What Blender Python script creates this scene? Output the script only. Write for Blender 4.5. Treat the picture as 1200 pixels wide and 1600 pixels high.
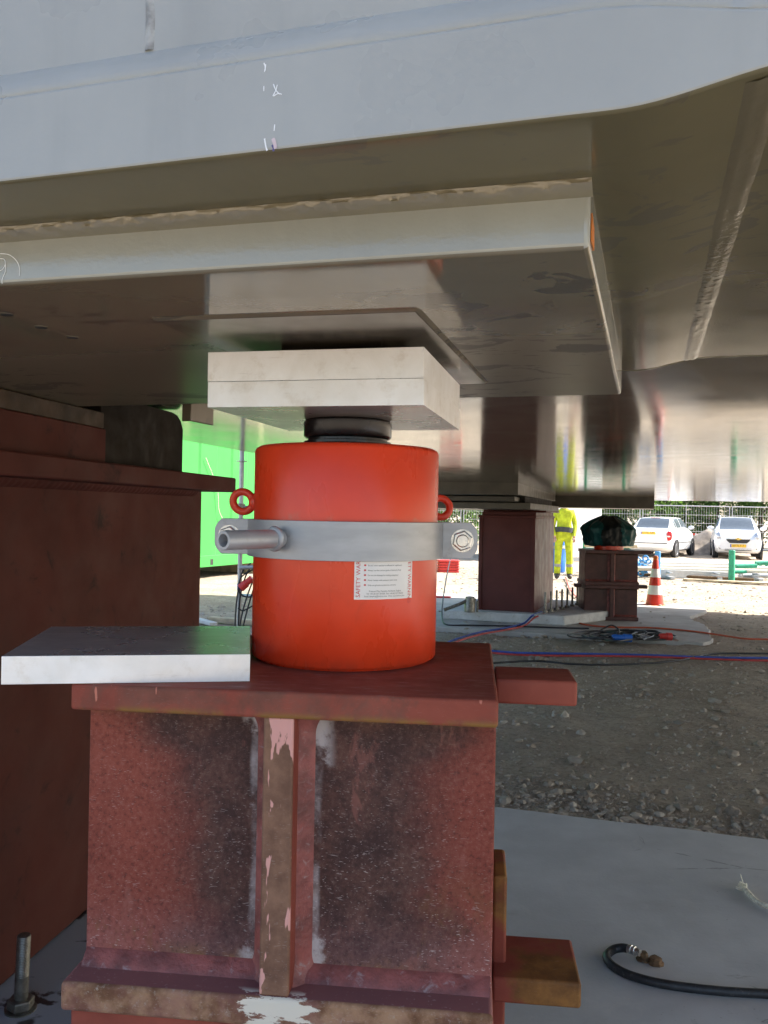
import bpy, bmesh, math, random
import numpy as np
from mathutils import Vector, Matrix, noise, Euler

for o in list(bpy.data.objects):
    bpy.data.objects.remove(o)
scene = bpy.context.scene
R = math.radians
rnd = random.Random(7)

# ------------------------------------------------------------------ camera, sky, sun, exposure
H = 1.42            # eye height in metres
ROLL = 0.018        # the phone was held about one degree off level
FOCAL = 1340.0      # focal length in photograph pixels (1200 x 1600)

cam_data = bpy.data.cameras.new('camera')
cam_data.sensor_fit = 'VERTICAL'
cam_data.sensor_height = 36.0
cam_data.lens = FOCAL / 1600 * 36.0
cam_data.clip_start = 0.05
cam_data.clip_end = 2000
cam = bpy.data.objects.new('camera', cam_data)
scene.collection.objects.link(cam)
cam.matrix_world = Matrix.Translation((0, 0, H)) @ Matrix.Rotation(R(90), 4, 'X') @ Matrix.Rotation(ROLL, 4, 'Z')
scene.camera = cam

SUN_AZ, SUN_EL = R(80), R(42)      # azimuth clockwise from +Y
world = bpy.data.worlds.new('World')
scene.world = world
world.use_nodes = True
wn = world.node_tree
wn.nodes.clear()
sky = wn.nodes.new('ShaderNodeTexSky')
sky.sky_type = 'NISHITA'
sky.sun_disc = False
sky.sun_elevation = SUN_EL
sky.sun_rotation = SUN_AZ
sky.air_density = 1.0
sky.dust_density = 2.0
bgn = wn.nodes.new('ShaderNodeBackground')
bgn.inputs['Strength'].default_value = 0.105
wo = wn.nodes.new('ShaderNodeOutputWorld')
wn.links.new(sky.outputs[0], bgn.inputs[0])
wn.links.new(bgn.outputs[0], wo.inputs[0])

sun_data = bpy.data.lights.new('sun', 'SUN')
sun_data.energy = 4.6
sun_data.angle = R(0.53)
sun_data.color = (1.0, 0.95, 0.87)
sun = bpy.data.objects.new('sun', sun_data)
scene.collection.objects.link(sun)
sd = Vector((math.sin(SUN_AZ) * math.cos(SUN_EL), math.cos(SUN_AZ) * math.cos(SUN_EL), math.sin(SUN_EL)))
sun.rotation_euler = (-sd).to_track_quat('-Z', 'Y').to_euler()
sun.location = sd * 60

vs = scene.view_settings
vs.view_transform = 'Standard'
vs.look = 'None'
vs.exposure = 1.8
vs.gamma = 1.0
scene.render.engine = 'CYCLES'
scene.cycles.max_bounces = 6
scene.cycles.diffuse_bounces = 3
scene.cycles.glossy_bounces = 4
scene.cycles.transmission_bounces = 2
scene.cycles.use_adaptive_sampling = True
scene.cycles.adaptive_threshold = 0.025
scene.cycles.use_denoising = True
scene.cycles.sample_clamp_indirect = 12

# ------------------------------------------------------------------ measuring: photograph pixel + distance -> place in metres
CR, SR = math.cos(ROLL), math.sin(ROLL)
def at(px, py, Y):
    dx, dy = px - 600, py - 800
    u = dx * CR + dy * SR
    v = -dx * SR + dy * CR
    return Vector((u / FOCAL * Y, Y, H - v / FOCAL * Y))
def gnd(px, py, z=0.0):
    dx, dy = px - 600, py - 800
    v = -dx * SR + dy * CR
    return at(px, py, (H - z) * FOCAL / v)

# ------------------------------------------------------------------ shader helpers
class NT:
    def __init__(s, name):
        s.m = bpy.data.materials.new(name)
        s.m.use_nodes = True
        s.t = s.m.node_tree
        s.t.nodes.clear()
        s.out = s.t.nodes.new('ShaderNodeOutputMaterial')
        s.b = s.t.nodes.new('ShaderNodeBsdfPrincipled')
        s.t.links.new(s.b.outputs[0], s.out.inputs[0])
        s.tc = s.t.nodes.new('ShaderNodeTexCoord')
        s.obj = s.tc.outputs['Object']
        s._sep = None
    def set(s, sock, v):
        if isinstance(v, bpy.types.NodeSocket):
            s.t.links.new(v, sock)
        elif isinstance(v, (tuple, list)):
            sock.default_value = tuple(v) + (1.0,) if (len(v) == 3 and sock.type == 'RGBA') else v
        else:
            sock.default_value = v
    def P(s, key, v):
        s.set(s.b.inputs[key], v)
    def xyz(s):
        if s._sep is None:
            n = s.t.nodes.new('ShaderNodeSeparateXYZ')
            s.t.links.new(s.obj, n.inputs[0])
            s._sep = n
        return s._sep.outputs
    def map(s, scale=(1, 1, 1), loc=(0, 0, 0), rot=(0, 0, 0)):
        n = s.t.nodes.new('ShaderNodeMapping')
        n.inputs['Scale'].default_value = scale
        n.inputs['Location'].default_value = loc
        n.inputs['Rotation'].default_value = rot
        s.t.links.new(s.obj, n.inputs[0])
        return n.outputs[0]
    def noise(s, scale, vec=None, detail=4, rough=0.55, dist=0.0, out=0):
        n = s.t.nodes.new('ShaderNodeTexNoise')
        n.inputs['Scale'].default_value = scale
        n.inputs['Detail'].default_value = detail
        n.inputs['Roughness'].default_value = rough
        n.inputs['Distortion'].default_value = dist
        s.t.links.new(vec if vec is not None else s.obj, n.inputs['Vector'])
        return n.outputs[out]
    def vor(s, scale, vec=None, feature='F1', out='Distance', rand=1.0):
        n = s.t.nodes.new('ShaderNodeTexVoronoi')
        n.feature = feature
        n.inputs['Scale'].default_value = scale
        n.inputs['Randomness'].default_value = rand
        s.t.links.new(vec if vec is not None else s.obj, n.inputs['Vector'])
        return n.outputs[out]
    def ramp(s, fac, stops, interp='LINEAR'):
        n = s.t.nodes.new('ShaderNodeValToRGB')
        cr = n.color_ramp
        cr.interpolation = interp
        while len(cr.elements) < len(stops):
            cr.elements.new(0.5)
        for e, (p, c) in zip(cr.elements, stops):
            e.position = p
            if not isinstance(c, (tuple, list)):
                c = (c, c, c)
            e.color = tuple(c) + (1.0,)
        s.set(n.inputs[0], fac)
        return n.outputs[0]
    def mix(s, fac, a, b, blend='MIX'):
        n = s.t.nodes.new('ShaderNodeMix')
        n.data_type = 'RGBA'
        n.blend_type = blend
        n.clamp_factor = True
        s.set(n.inputs[0], fac)
        s.set(n.inputs[6], a)
        s.set(n.inputs[7], b)
        return n.outputs[2]
    def math(s, op, a, b=0.0, c=0.0, clamp=False):
        n = s.t.nodes.new('ShaderNodeMath')
        n.operation = op
        n.use_clamp = clamp
        s.set(n.inputs[0], a)
        s.set(n.inputs[1], b)
        if op in ('MULTIPLY_ADD', 'SMOOTH_MIN'):
            s.set(n.inputs[2], c)
        return n.outputs[0]
    def step(s, v, a, b):
        n = s.t.nodes.new('ShaderNodeMapRange')
        n.interpolation_type = 'SMOOTHSTEP'
        s.set(n.inputs[0], v)
        n.inputs[1].default_value = a
        n.inputs[2].default_value = b
        n.inputs[3].default_value = 0
        n.inputs[4].default_value = 1
        return n.outputs[0]
    def bump(s, height, strength=0.3, dist=0.01, prev=None):
        n = s.t.nodes.new('ShaderNodeBump')
        n.inputs['Strength'].default_value = strength
        n.inputs['Distance'].default_value = dist
        s.set(n.inputs['Height'], height)
        if prev is not None:
            s.t.links.new(prev, n.inputs['Normal'])
        s.t.links.new(n.outputs[0], s.b.inputs['Normal'])
        return n.outputs[0]

def plain(name, c, rough=0.5, metal=0.0, var=0.15, scale=12.0, bump=0.0, bscale=60.0, spec=0.5, dirt=None, coat=0.0):
    """one-colour paint, plastic or metal with mottling, uneven gloss and fine relief"""
    n = NT(name)
    f = n.noise(scale, detail=5)
    dark = tuple(x * (1 - var) for x in c)
    lite = tuple(min(1, x * (1 + var)) for x in c)
    col = n.mix(n.step(f, 0.3, 0.7), dark, lite)
    if dirt:
        d = n.noise(scale * 2.3, detail=8, rough=0.7, dist=0.6)
        col = n.mix(n.step(d, 0.55, 0.72), col, dirt)
    n.P('Base Color', col)
    r = n.noise(scale * 1.7, detail=4)
    n.P('Roughness', n.ramp(r, [(0.3, max(0.02, rough * 0.8)), (0.7, min(1, rough * 1.2))]))
    n.P('Metallic', metal)
    n.P('Specular IOR Level', spec)
    if coat:
        n.P('Coat Weight', coat)
        n.P('Coat Roughness', 0.12)
    if bump:
        n.bump(n.noise(bscale, detail=3), bump, 0.004)
    return n.m

MAT = {}
# ---- grey gloss paint of the bridge
def bridge_paint(name, base, rough, stain=0.0, peel=0.1, spec=0.5):
    n = NT(name)
    f = n.noise(3.0, detail=6, rough=0.6)
    col = n.mix(n.step(f, 0.3, 0.75), tuple(x * 0.93 for x in base), tuple(x * 1.05 for x in base))
    spots = n.step(n.vor(9.0, n.map((1, 1, 1.6))), 0.035, 0.02)
    spots = n.math('MULTIPLY', spots, n.step(n.noise(2.2, detail=2), 0.52, 0.6))
    col = n.mix(n.math('MULTIPLY', spots, 0.75), col, (0.10, 0.075, 0.055))
    scrape = n.math('MULTIPLY', n.step(n.noise(26.0, n.map((0.35, 1, 1.6), rot=(0, 0.3, 0)), detail=7, rough=0.75), 0.66, 0.72), n.step(n.noise(3.1, detail=2), 0.54, 0.62))
    col = n.mix(n.math('MULTIPLY', scrape, 0.22), col, (0.16, 0.13, 0.10))
    drip = n.noise(3.0, n.map((2.0, 1, 0.22)), detail=5, rough=0.6)
    col = n.mix(n.math('MULTIPLY', n.step(drip, 0.52, 0.70), 0.22), col, tuple(x * 0.62 for x in base))
    rough_sock = n.ramp(n.noise(6.0, detail=4), [(0.3, rough * 0.75), (0.75, rough * 1.35)])
    if stain:
        s1 = n.noise(6.5, n.map((1.0, 1.7, 1.0), rot=(0, 0, 0.35)), detail=7, rough=0.62, dist=0.9)
        m = n.math('MULTIPLY', n.step(s1, 0.545, 0.575), stain)
        m = n.math('MULTIPLY', m, n.step(n.noise(1.9, detail=1), 0.42, 0.54))
        col = n.mix(m, col, (0.10, 0.086, 0.066))
        rough_sock = n.mix(m, rough_sock, (0.16, 0.16, 0.16))
    n.P('Base Color', col)
    n.P('Roughness', rough_sock)
    n.P('Specular IOR Level', spec)
    n.P('IOR', 1.5)
    b1 = n.bump(n.noise(160.0, detail=2), peel, 0.0012)
    n.bump(n.noise(7.0, n.map((1.0, 0.35, 1.0)), detail=2), 0.05, 0.006, prev=b1)
    return n.m
MAT['fascia'] = bridge_paint('grey_bridge_paint', (0.37, 0.375, 0.355), 0.30, peel=0.12)
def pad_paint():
    m_ = bridge_paint('pad_paint_shade_tinted', (0.20, 0.168, 0.108), 0.06, stain=0.9, peel=0.04, spec=0.8)  # bridge paint with underside shade and warm bounce put into its colour
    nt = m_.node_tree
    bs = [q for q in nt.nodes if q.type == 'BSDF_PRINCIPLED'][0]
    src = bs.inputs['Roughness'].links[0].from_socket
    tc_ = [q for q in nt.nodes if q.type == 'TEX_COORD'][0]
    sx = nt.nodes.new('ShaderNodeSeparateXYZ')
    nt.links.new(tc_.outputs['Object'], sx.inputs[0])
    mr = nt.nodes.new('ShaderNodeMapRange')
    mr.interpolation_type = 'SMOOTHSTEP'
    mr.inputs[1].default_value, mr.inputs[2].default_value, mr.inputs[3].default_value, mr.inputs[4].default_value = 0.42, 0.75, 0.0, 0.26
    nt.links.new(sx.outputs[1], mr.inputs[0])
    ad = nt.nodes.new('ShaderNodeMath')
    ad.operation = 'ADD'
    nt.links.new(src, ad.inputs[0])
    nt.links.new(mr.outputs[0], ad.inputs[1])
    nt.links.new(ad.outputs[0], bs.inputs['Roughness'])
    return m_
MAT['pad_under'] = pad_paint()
MAT['under'] = bridge_paint('glossy_bridge_paint_shade_tinted', (0.185, 0.150, 0.100), 0.07, stain=0.85, peel=0.04, spec=0.65)  # same grey paint, darkened and warmed for shade and ground bounce
MAT['flange_under'] = bridge_paint('flange_paint_shade_tinted', (0.155, 0.132, 0.070), 0.14, stain=0.5, peel=0.06, spec=0.4)  # flange copy of the paint, shade and ground bounce coloured in
MAT['soffit'] = bridge_paint('mirror_gloss_paint_shade_tinted', (0.150, 0.122, 0.080), 0.11, stain=0.0, peel=0.03, spec=0.6)  # bottom plate copy, its shade likewise put into the colour
MAT['padface'] = bridge_paint('glossy_pad_edge_paint', (0.36, 0.36, 0.31), 0.13, peel=0.16, spec=0.9)
MAT['under_rough'] = plain('dull_shim_paint', (0.125, 0.102, 0.074), 0.20, var=0.25, scale=10)
MAT['weldgrey'] = bridge_paint('painted_weld', (0.27, 0.235, 0.15), 0.10, peel=0.3, spec=1.0)
MAT['soft_weld'] = bridge_paint('brushed_over_weld_paint', (0.155, 0.130, 0.076), 0.14, peel=0.25)
MAT['seam'] = plain('dusty_weld_seam', (0.31, 0.31, 0.295), 0.6, var=0.4, scale=40)
MAT['hole'] = plain('dark_hole', (0.02, 0.018, 0.016), 0.8)
MAT['chalk'] = plain('white_chalk', (0.85, 0.86, 0.86), 0.9)
MAT['orange_reflection'] = plain('painted_orange_reflection', (0.75, 0.22, 0.03), 0.5)  # colour of a painted reflection on the pad side
MAT['violet_mark'] = plain('dark_violet_smudge', (0.10, 0.09, 0.22), 0.7)
MAT['pink_mark'] = plain('pale_pink_smudge', (0.62, 0.5, 0.52), 0.7)

# ---- bare aluminium plates
n = NT('sawn_aluminium')
oi_ = n.t.nodes.new('ShaderNodeObjectInfo')
va_ = n.t.nodes.new('ShaderNodeVectorMath')
va_.operation = 'MULTIPLY_ADD'
va_.inputs[1].default_value = (9.0, 7.0, 5.0)
n.t.links.new(oi_.outputs['Random'], va_.inputs[0])
n.t.links.new(n.tc.outputs['Object'], va_.inputs[2])
n.obj = va_.outputs[0]
g = n.noise(220.0, n.map((1.0, 1.0, 0.12), rot=(0.5, 0, 0.6)), detail=3)
blot = n.noise(7.0, detail=7, rough=0.65, dist=0.5)
col = n.mix(n.step(blot, 0.35, 0.7), (0.85, 0.82, 0.765), (0.95, 0.93, 0.895))
col = n.mix(n.math('MULTIPLY', n.step(n.noise(19.0, detail=6, rough=0.7), 0.50, 0.74), 0.4), col, (0.58, 0.50, 0.39))
saw = n.step(n.noise(34, n.map((0.25, 0.25, 3.0), rot=(0.0, 0.75, 0)), detail=6, rough=0.75), 0.60, 0.70)
col = n.mix(n.math('MULTIPLY', saw, 0.22), col, (0.40, 0.36, 0.31))
ding = n.step(n.vor(9, n.map((1, 1, 1.3), loc=(0.3, 0.1, 0.2))), 0.030, 0.018)
col = n.mix(n.math('MULTIPLY', ding, 0.0), col, (0.28, 0.23, 0.18))
n.P('Base Color', col)
n.P('Metallic', 0.25)
n.P('Roughness', n.ramp(n.noise(30, detail=5), [(0.3, 0.38), (0.7, 0.58)]))
n.bump(g, 0.10, 0.0006)
MAT['alu'] = n.m
n = NT('mill_finish_aluminium')
f = n.noise(9.0, n.map((1, 3, 1)), detail=7, rough=0.68, dist=0.8)
n.P('Base Color', n.mix(n.step(f, 0.36, 0.70), (0.42, 0.40, 0.375), (0.54, 0.52, 0.49)))
n.P('Metallic', 0.55)
n.P('Roughness', n.ramp(n.noise(5, detail=6), [(0.3, 0.24), (0.75, 0.32)]))
MAT['alu_mill'] = n.m

# ---- jack
MAT['jack'] = plain('orange_red_jack_paint', (0.80, 0.062, 0.012), 0.36, var=0.05, scale=8, bump=0.04, bscale=300, spec=0.4)
n = NT('orange_red_jack_paint')
x, y, z = n.xyz()
f = n.noise(7, detail=5)
col = n.mix(n.step(f, 0.3, 0.7), (0.68, 0.046, 0.012), (0.77, 0.057, 0.014))
sm1 = n.math('MULTIPLY', n.step(n.noise(8.0, detail=8, rough=0.7, dist=0.7), 0.54, 0.70), n.step(n.noise(3.0, detail=1), 0.45, 0.6))
col = n.mix(n.math('MULTIPLY', sm1, 0.18), col, (0.36, 0.040, 0.016))
scr = n.step(n.noise(60, n.map((1, 1, 0.10), rot=(0.1, 0.12, 0)), detail=6, rough=0.7), 0.70, 0.74)
scr = n.math('MULTIPLY', scr, n.step(n.noise(4.0, detail=2), 0.5, 0.6))
col = n.mix(n.math('MULTIPLY', scr, 0.6), col, (0.60, 0.25, 0.17))
rim = n.math('MULTIPLY', n.step(z, 0.035, 0.004), n.step(n.noise(18, detail=7, rough=0.7), 0.42, 0.62))
col = n.mix(n.math('MULTIPLY', rim, 0.28), col, (0.20, 0.045, 0.025))
dst = n.math('MULTIPLY', n.math('MULTIPLY', n.step(z, 0.285, 0.291), n.step(z, 0.315, 0.292)), n.step(n.noise(25, detail=6), 0.5, 0.7))
col = n.mix(n.math('MULTIPLY', dst, 0.35), col, (0.45, 0.22, 0.14))
n.P('Base Color', col)
n.P('Roughness', n.ramp(n.noise(9, n.map((1, 1, 0.4)), detail=5), [(0.3, 0.22), (0.7, 0.36)]))
n.P('Specular IOR Level', 0.5)
n.bump(n.noise(260, detail=2), 0.05, 0.0008)
MAT['jack'] = n.m
MAT['jack_eye'] = plain('orange_red_forged_eye', (0.66, 0.05, 0.018), 0.36, var=0.10, scale=40, bump=0.12, bscale=200)
MAT['ram'] = plain('blackened_steel', (0.03, 0.03, 0.033), 0.22, metal=0.6, var=0.12, scale=9)
n = NT('grey_clamp_paint')
f = n.noise(10, n.map((1, 1, 4)), detail=6)
col = n.mix(n.step(f, 0.3, 0.75), (0.33, 0.345, 0.365), (0.42, 0.435, 0.455))
col = n.mix(n.math('MULTIPLY', n.step(n.noise(26, detail=7, rough=0.7), 0.6, 0.72), 0.4), col, (0.22, 0.19, 0.16))
n.P('Base Color', col)
n.P('Metallic', 0.35)
n.P('Roughness', 0.42)
n.bump(n.noise(140, n.map((1, 1, 8)), detail=3), 0.08, 0.0008)
MAT['clamp'] = n.m
MAT['zinc'] = plain('zinc_plated_steel', (0.62, 0.61, 0.58), 0.32, metal=0.9, var=0.15, scale=60)
MAT['paper'] = plain('white_sticker', (0.78, 0.77, 0.75), 0.4, var=0.03)
MAT['ink_red'] = plain('red_print', (0.6, 0.05, 0.05), 0.5, var=0.02)
MAT['ink_black'] = plain('black_print', (0.05, 0.05, 0.055), 0.5, var=0.02)

# ---- red lead painted support blocks, rubbed, stained and flecked
def stand_paint(name, kind):
    n = NT(name)
    x, y, z = n.xyz()
    big = n.noise(4.0, detail=6, rough=0.6, dist=0.3)
    med = n.noise(16.0, detail=7, rough=0.65)
    col = n.mix(n.step(big, 0.3, 0.7), (0.20, 0.047, 0.031), (0.31, 0.078, 0.050))
    if kind == 'web':
        ax = n.math('ABSOLUTE', x)
        t = n.math('MULTIPLY_ADD', ax, -3.3, 1.15)                      # black mill scale shows in the middle of the panels
        t = n.math('ADD', t, n.math('MULTIPLY', n.step(z, 0.40, 0.54), 0.30))
        t = n.math('ADD', t, n.math('MULTIPLY', n.step(x, 0.0, 0.02), 0.30))
        t = n.math('ADD', t, n.math('MULTIPLY_ADD', big, 1.3, -0.65))
        dk = n.step(t, 0.20, 0.72)
        grey = n.mix(n.step(med, 0.35, 0.7), (0.028, 0.022, 0.021), (0.095, 0.052, 0.040))
        col = n.mix(n.math('MULTIPLY', dk, 0.86), col, grey)
        dust = n.math('MULTIPLY', n.step(z, 0.20, 0.03), n.math('MULTIPLY_ADD', med, 0.9, 0.12))
        col = n.mix(n.math('MULTIPLY', dust, 0.7), col, (0.30, 0.15, 0.15))
        rust = n.math('MULTIPLY', n.step(z, 0.105, 0.06), n.step(med, 0.42, 0.62))
        rust = n.math('MULTIPLY', rust, n.step(ax, 0.30, 0.15))
        col = n.mix(n.math('MULTIPLY', rust, 0.8), col, (0.22, 0.115, 0.04))
        grit = n.noise(110, detail=5, rough=0.85)
        col = n.mix(n.math('MULTIPLY', n.step(grit, 0.50, 0.72), 0.55), col, n.mix(0.3, col, (0.50, 0.36, 0.30)))
        col = n.mix(n.math('MULTIPLY', n.step(grit, 0.50, 0.34), 0.75), col, n.mix(0.7, col, (0.025, 0.016, 0.014)))
        scuf = n.noise(9, n.map((1, 1, 0.45), rot=(0, 0.5, 0)), detail=8, rough=0.75, dist=0.5)
        col = n.mix(n.math('MULTIPLY', n.step(scuf, 0.56, 0.66), 0.45), col, (0.30, 0.115, 0.09))
        edge = n.math('MULTIPLY', n.step(ax, 0.093, 0.062), n.step(n.math('ADD', med, n.math('MULTIPLY_ADD', n.math('ABSOLUTE', n.math('SUBTRACT', z, 0.27)), 1.2, -0.2)), 0.50, 0.62))
        col = n.mix(n.math('MULTIPLY', edge, 0.8), col, (0.55, 0.50, 0.48))
        strip = n.math('MULTIPLY', n.step(n.math('ADD', ax, n.math('MULTIPLY_ADD', big, 0.03, -0.015)), 0.066, 0.058), n.math('MULTIPLY', n.step(n.noise(5, detail=6, rough=0.7), 0.40, 0.62), 0.75))
        col = n.mix(strip, col, (0.50, 0.43, 0.41))
        rbot = n.math('MULTIPLY', n.step(n.noise(7, n.map((1, 1, 0.5)), detail=8, rough=0.75), 0.55, 0.64), n.step(z, 0.30, 0.08))
        col = n.mix(n.math('MULTIPLY', rbot, 0.6), col, (0.17, 0.085, 0.035))
        scl = n.step(n.noise(34, n.map((0.12, 1, 2.2), rot=(0, 0.08, 0)), detail=5, rough=0.7), 0.69, 0.72)
        scl = n.math('MULTIPLY', scl, n.step(n.noise(2.6, n.map((1, 1, 1), loc=(3, 0, 1)), detail=1), 0.53, 0.60))
        col = n.mix(n.math('MULTIPLY', scl, 0.7), col, (0.62, 0.55, 0.50))
        grn = n.math('MULTIPLY', n.step(z, 0.497, 0.515), n.step(med, 0.40, 0.60))
        col = n.mix(n.math('MULTIPLY', grn, 0.6), col, (0.20, 0.13, 0.05))
    elif kind == 'edge':
        rust = n.step(n.noise(6.0, detail=8, rough=0.7, dist=0.5), 0.42, 0.60)
        col = n.mix(n.math('MULTIPLY', rust, 0.85), col, n.mix(n.step(med, 0.3, 0.7), (0.12, 0.052, 0.036), (0.21, 0.085, 0.06)))
        drips = n.noise(14.0, n.map((3.2, 1, 0.8)), detail=3)
        col = n.mix(n.math('MULTIPLY', n.step(drips, 0.665, 0.69), 0.8), col, (0.62, 0.22, 0.15))
        col = n.mix(n.math('MULTIPLY', n.step(z, 0.536, 0.524), n.step(med, 0.4, 0.6)), col, (0.24, 0.12, 0.035))
    elif kind == 'base':
        rust = n.step(n.noise(9.0, detail=8, rough=0.7, dist=0.4), 0.36, 0.6)
        col = n.mix(0.55, col, (0.22, 0.12, 0.125))
        fr = n.step(y, 0.006, 0.002)
        rc = n.mix(n.step(med, 0.35, 0.65), (0.14, 0.062, 0.030), (0.37, 0.21, 0.12))
        rc = n.mix(n.math('MULTIPLY', n.step(n.noise(70, detail=6, rough=0.8), 0.55, 0.7), 0.7), rc, (0.42, 0.34, 0.27))
        col = n.mix(n.math('MULTIPLY', fr, n.math('MULTIPLY_ADD', rust, 0.5, 0.5)), col, rc)
        px = n.math('SUBTRACT', x, 0.005)
        d2 = n.math('ADD', n.math('MULTIPLY', px, px), n.math('MULTIPLY', n.math('MULTIPLY', n.math('SUBTRACT', z, 0.03), n.math('SUBTRACT', z, 0.03)), 2.2))
        d2 = n.math('ADD', d2, n.math('MULTIPLY_ADD', n.noise(15, n.map((0.6, 1, 2.2), loc=(0.37, 0, 0.21)), detail=7, rough=0.7), 0.022, -0.0115))
        chip = n.math('MULTIPLY', n.step(d2, 0.0030, 0.0024), n.step(y, 0.03, 0.01))
        col = n.mix(chip, col, (0.70, 0.62, 0.50))
    elif kind == 'rib':
        rc = n.mix(n.step(med, 0.3, 0.7), (0.14, 0.070, 0.045), (0.27, 0.145, 0.09))
        fr = n.step(y, 0.012, 0.008)
        col = n.mix(fr, col, rc)
        chips = n.noise(13.0, n.map((2.2, 1, 0.55), loc=(0.3, 0, 0.0)), detail=4, dist=0.35)
        topc = n.math('MULTIPLY_ADD', n.step(z, 0.40, 0.52), 0.13, chips)
        col = n.mix(n.math('MULTIPLY', fr, n.step(topc, 0.625, 0.645)), col, (0.66, 0.33, 0.28))
    elif kind == 'rusty':
        rc = n.mix(n.step(med, 0.3, 0.7), (0.12, 0.052, 0.018), (0.27, 0.125, 0.035))
        col = n.mix(n.step(n.math('ADD', big, n.math('MULTIPLY', z, 0.4)), 0.62, 0.72), col, rc)
        col = n.mix(n.math('MULTIPLY', n.step(n.vor(13, n.map((1, 0.7, 1))), 0.24, 0.18), n.step(big, 0.45, 0.55)), col, (0.045, 0.04, 0.045))
    elif kind == 'top':
        scr = n.noise(30, n.map((0.5, 2.5, 1), rot=(0, 0, 0.5)), detail=7, rough=0.7)
        col = n.mix(n.math('MULTIPLY', n.step(scr, 0.52, 0.7), 0.5), col, (0.40, 0.24, 0.23))
    if kind in ('web', 'base', 'top', 'edge', 'rib', 'rusty'):
        wob = n.noise(25, detail=2, out=1)
        dens = n.math('MULTIPLY', n.step(n.noise(3.3, detail=3), 0.25, 0.6), n.math('MULTIPLY_ADD', n.step(z, 0.56, 0.12), 0.7, 0.3))
        dens = n.math('MULTIPLY', dens, n.step(n.noise(80, detail=1), 0.42, 0.56))
        masks = []
        for i, (rot, sc) in enumerate((((0, 0.6, 0), 46), ((0, -0.5, 0), 58), ((0, 1.3, 0), 64), ((0, 2.3, 0), 50), ((0, 0.1, 0), 70))):
            v = n.map((1.0, 1.0, 4.2), loc=(i * 3.1, i * 1.7, 0), rot=rot)
            vv = n.t.nodes.new('ShaderNodeVectorMath')
            vv.operation = 'MULTIPLY_ADD'
            n.set(vv.inputs[0], wob)
            vv.inputs[1].default_value = (0.03, 0.03, 0.08)
            n.set(vv.inputs[2], v)
            masks.append(n.step(n.vor(sc, vv.outputs[0]), 0.165, 0.10))
        m = masks[0]
        for k in masks[1:]:
            m = n.math('MAXIMUM', m, k)
        amount = 0.55 if kind == 'web' else 0.2
        col = n.mix(n.math('MULTIPLY', n.math('MULTIPLY', m, dens), amount), col, (0.62, 0.52, 0.48))
    n.P('Base Color', col)
    n.P('Roughness', n.ramp(med, [(0.3, 0.50), (0.7, 0.75)]))
    n.P('Specular IOR Level', 0.18)
    b1 = n.bump(med, 0.12, 0.002)
    n.bump(n.noise(150, detail=3), 0.10, 0.0008, prev=b1)
    return n.m
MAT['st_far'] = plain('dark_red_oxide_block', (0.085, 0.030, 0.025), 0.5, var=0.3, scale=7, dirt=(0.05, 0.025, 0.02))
for k in ('web', 'edge', 'base', 'rib', 'rusty', 'top', 'plain'):
    MAT['st_' + k] = stand_paint('red_oxide_' + k, k)
MAT['st_weld'] = plain('red_oxide_weld', (0.22, 0.06, 0.048), 0.5, var=0.4, scale=18, bump=0.5, bscale=120, dirt=(0.30, 0.20, 0.19))
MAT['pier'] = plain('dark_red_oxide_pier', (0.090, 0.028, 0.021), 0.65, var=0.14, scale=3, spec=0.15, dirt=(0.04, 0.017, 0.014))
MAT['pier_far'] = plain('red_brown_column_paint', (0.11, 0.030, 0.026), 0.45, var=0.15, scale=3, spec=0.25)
MAT['shim_dark'] = plain('dark_oiled_steel', (0.022, 0.017, 0.012), 0.65, spec=0.15, var=0.15, scale=8)
MAT['shim_brown'] = plain('brown_rusted_packer', (0.045, 0.026, 0.012), 0.6, var=0.35, scale=12, bump=0.3)
MAT['bearing'] = plain('dark_olive_bearing_paint', (0.085, 0.077, 0.056), 0.4, var=0.2, scale=6)
MAT['gun'] = plain('dark_stud_steel', (0.23, 0.22, 0.19), 0.45, metal=0.8, var=0.3, scale=30, dirt=(0.16, 0.10, 0.05))
MAT['rust'] = plain('rusty_steel', (0.15, 0.085, 0.04), 0.85, var=0.4, scale=40, bump=0.6, bscale=90)

# ---- ground and concrete
n = NT('rubble_dirt')
big = n.noise(0.7, detail=6, rough=0.6)
med = n.noise(6.0, detail=8, rough=0.7)
fine = n.noise(55.0, detail=6, rough=0.7)
col = n.mix(n.step(big, 0.35, 0.7), (0.46, 0.375, 0.28), (0.60, 0.50, 0.38))
col = n.mix(n.step(med, 0.35, 0.75), n.mix(0.35, col, (0.14, 0.11, 0.085)), col)
col = n.mix(n.math('MULTIPLY', n.step(n.vor(38, None), 0.28, 0.16), n.step(fine, 0.45, 0.65)), col, (0.46, 0.42, 0.36))
clod = n.vor(24, n.map((1, 1, 1)), out='Color')
csep = n.t.nodes.new('ShaderNodeSeparateColor')
n.set(csep.inputs[0], clod)
cdist = n.vor(24, n.map((1, 1, 1)))
patch_ = n.step(n.noise(2.3, detail=4), 0.40, 0.62)
col = n.mix(n.math('MULTIPLY', n.math('MULTIPLY', n.step(csep.outputs[0], 0.45, 0.9), n.step(cdist, 0.45, 0.25)), n.math('MULTIPLY', patch_, 0.6)), col, (0.47, 0.42, 0.35))
col = n.mix(n.math('MULTIPLY', n.step(n.noise(28, detail=8, rough=0.8), 0.52, 0.36), 0.55), col, (0.13, 0.10, 0.075))
n.P('Base Color', col)
n.P('Roughness', 0.95)
n.P('Specular IOR Level', 0.2)
b1 = n.bump(fine, 1.0, 0.02)
n.bump(med, 0.7, 0.05, prev=b1)
MAT['dirt'] = n.m
n = NT('stone_chips')
geo = n.t.nodes.new('ShaderNodeNewGeometry')
oinf = n.t.nodes.new('ShaderNodeObjectInfo')
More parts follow.
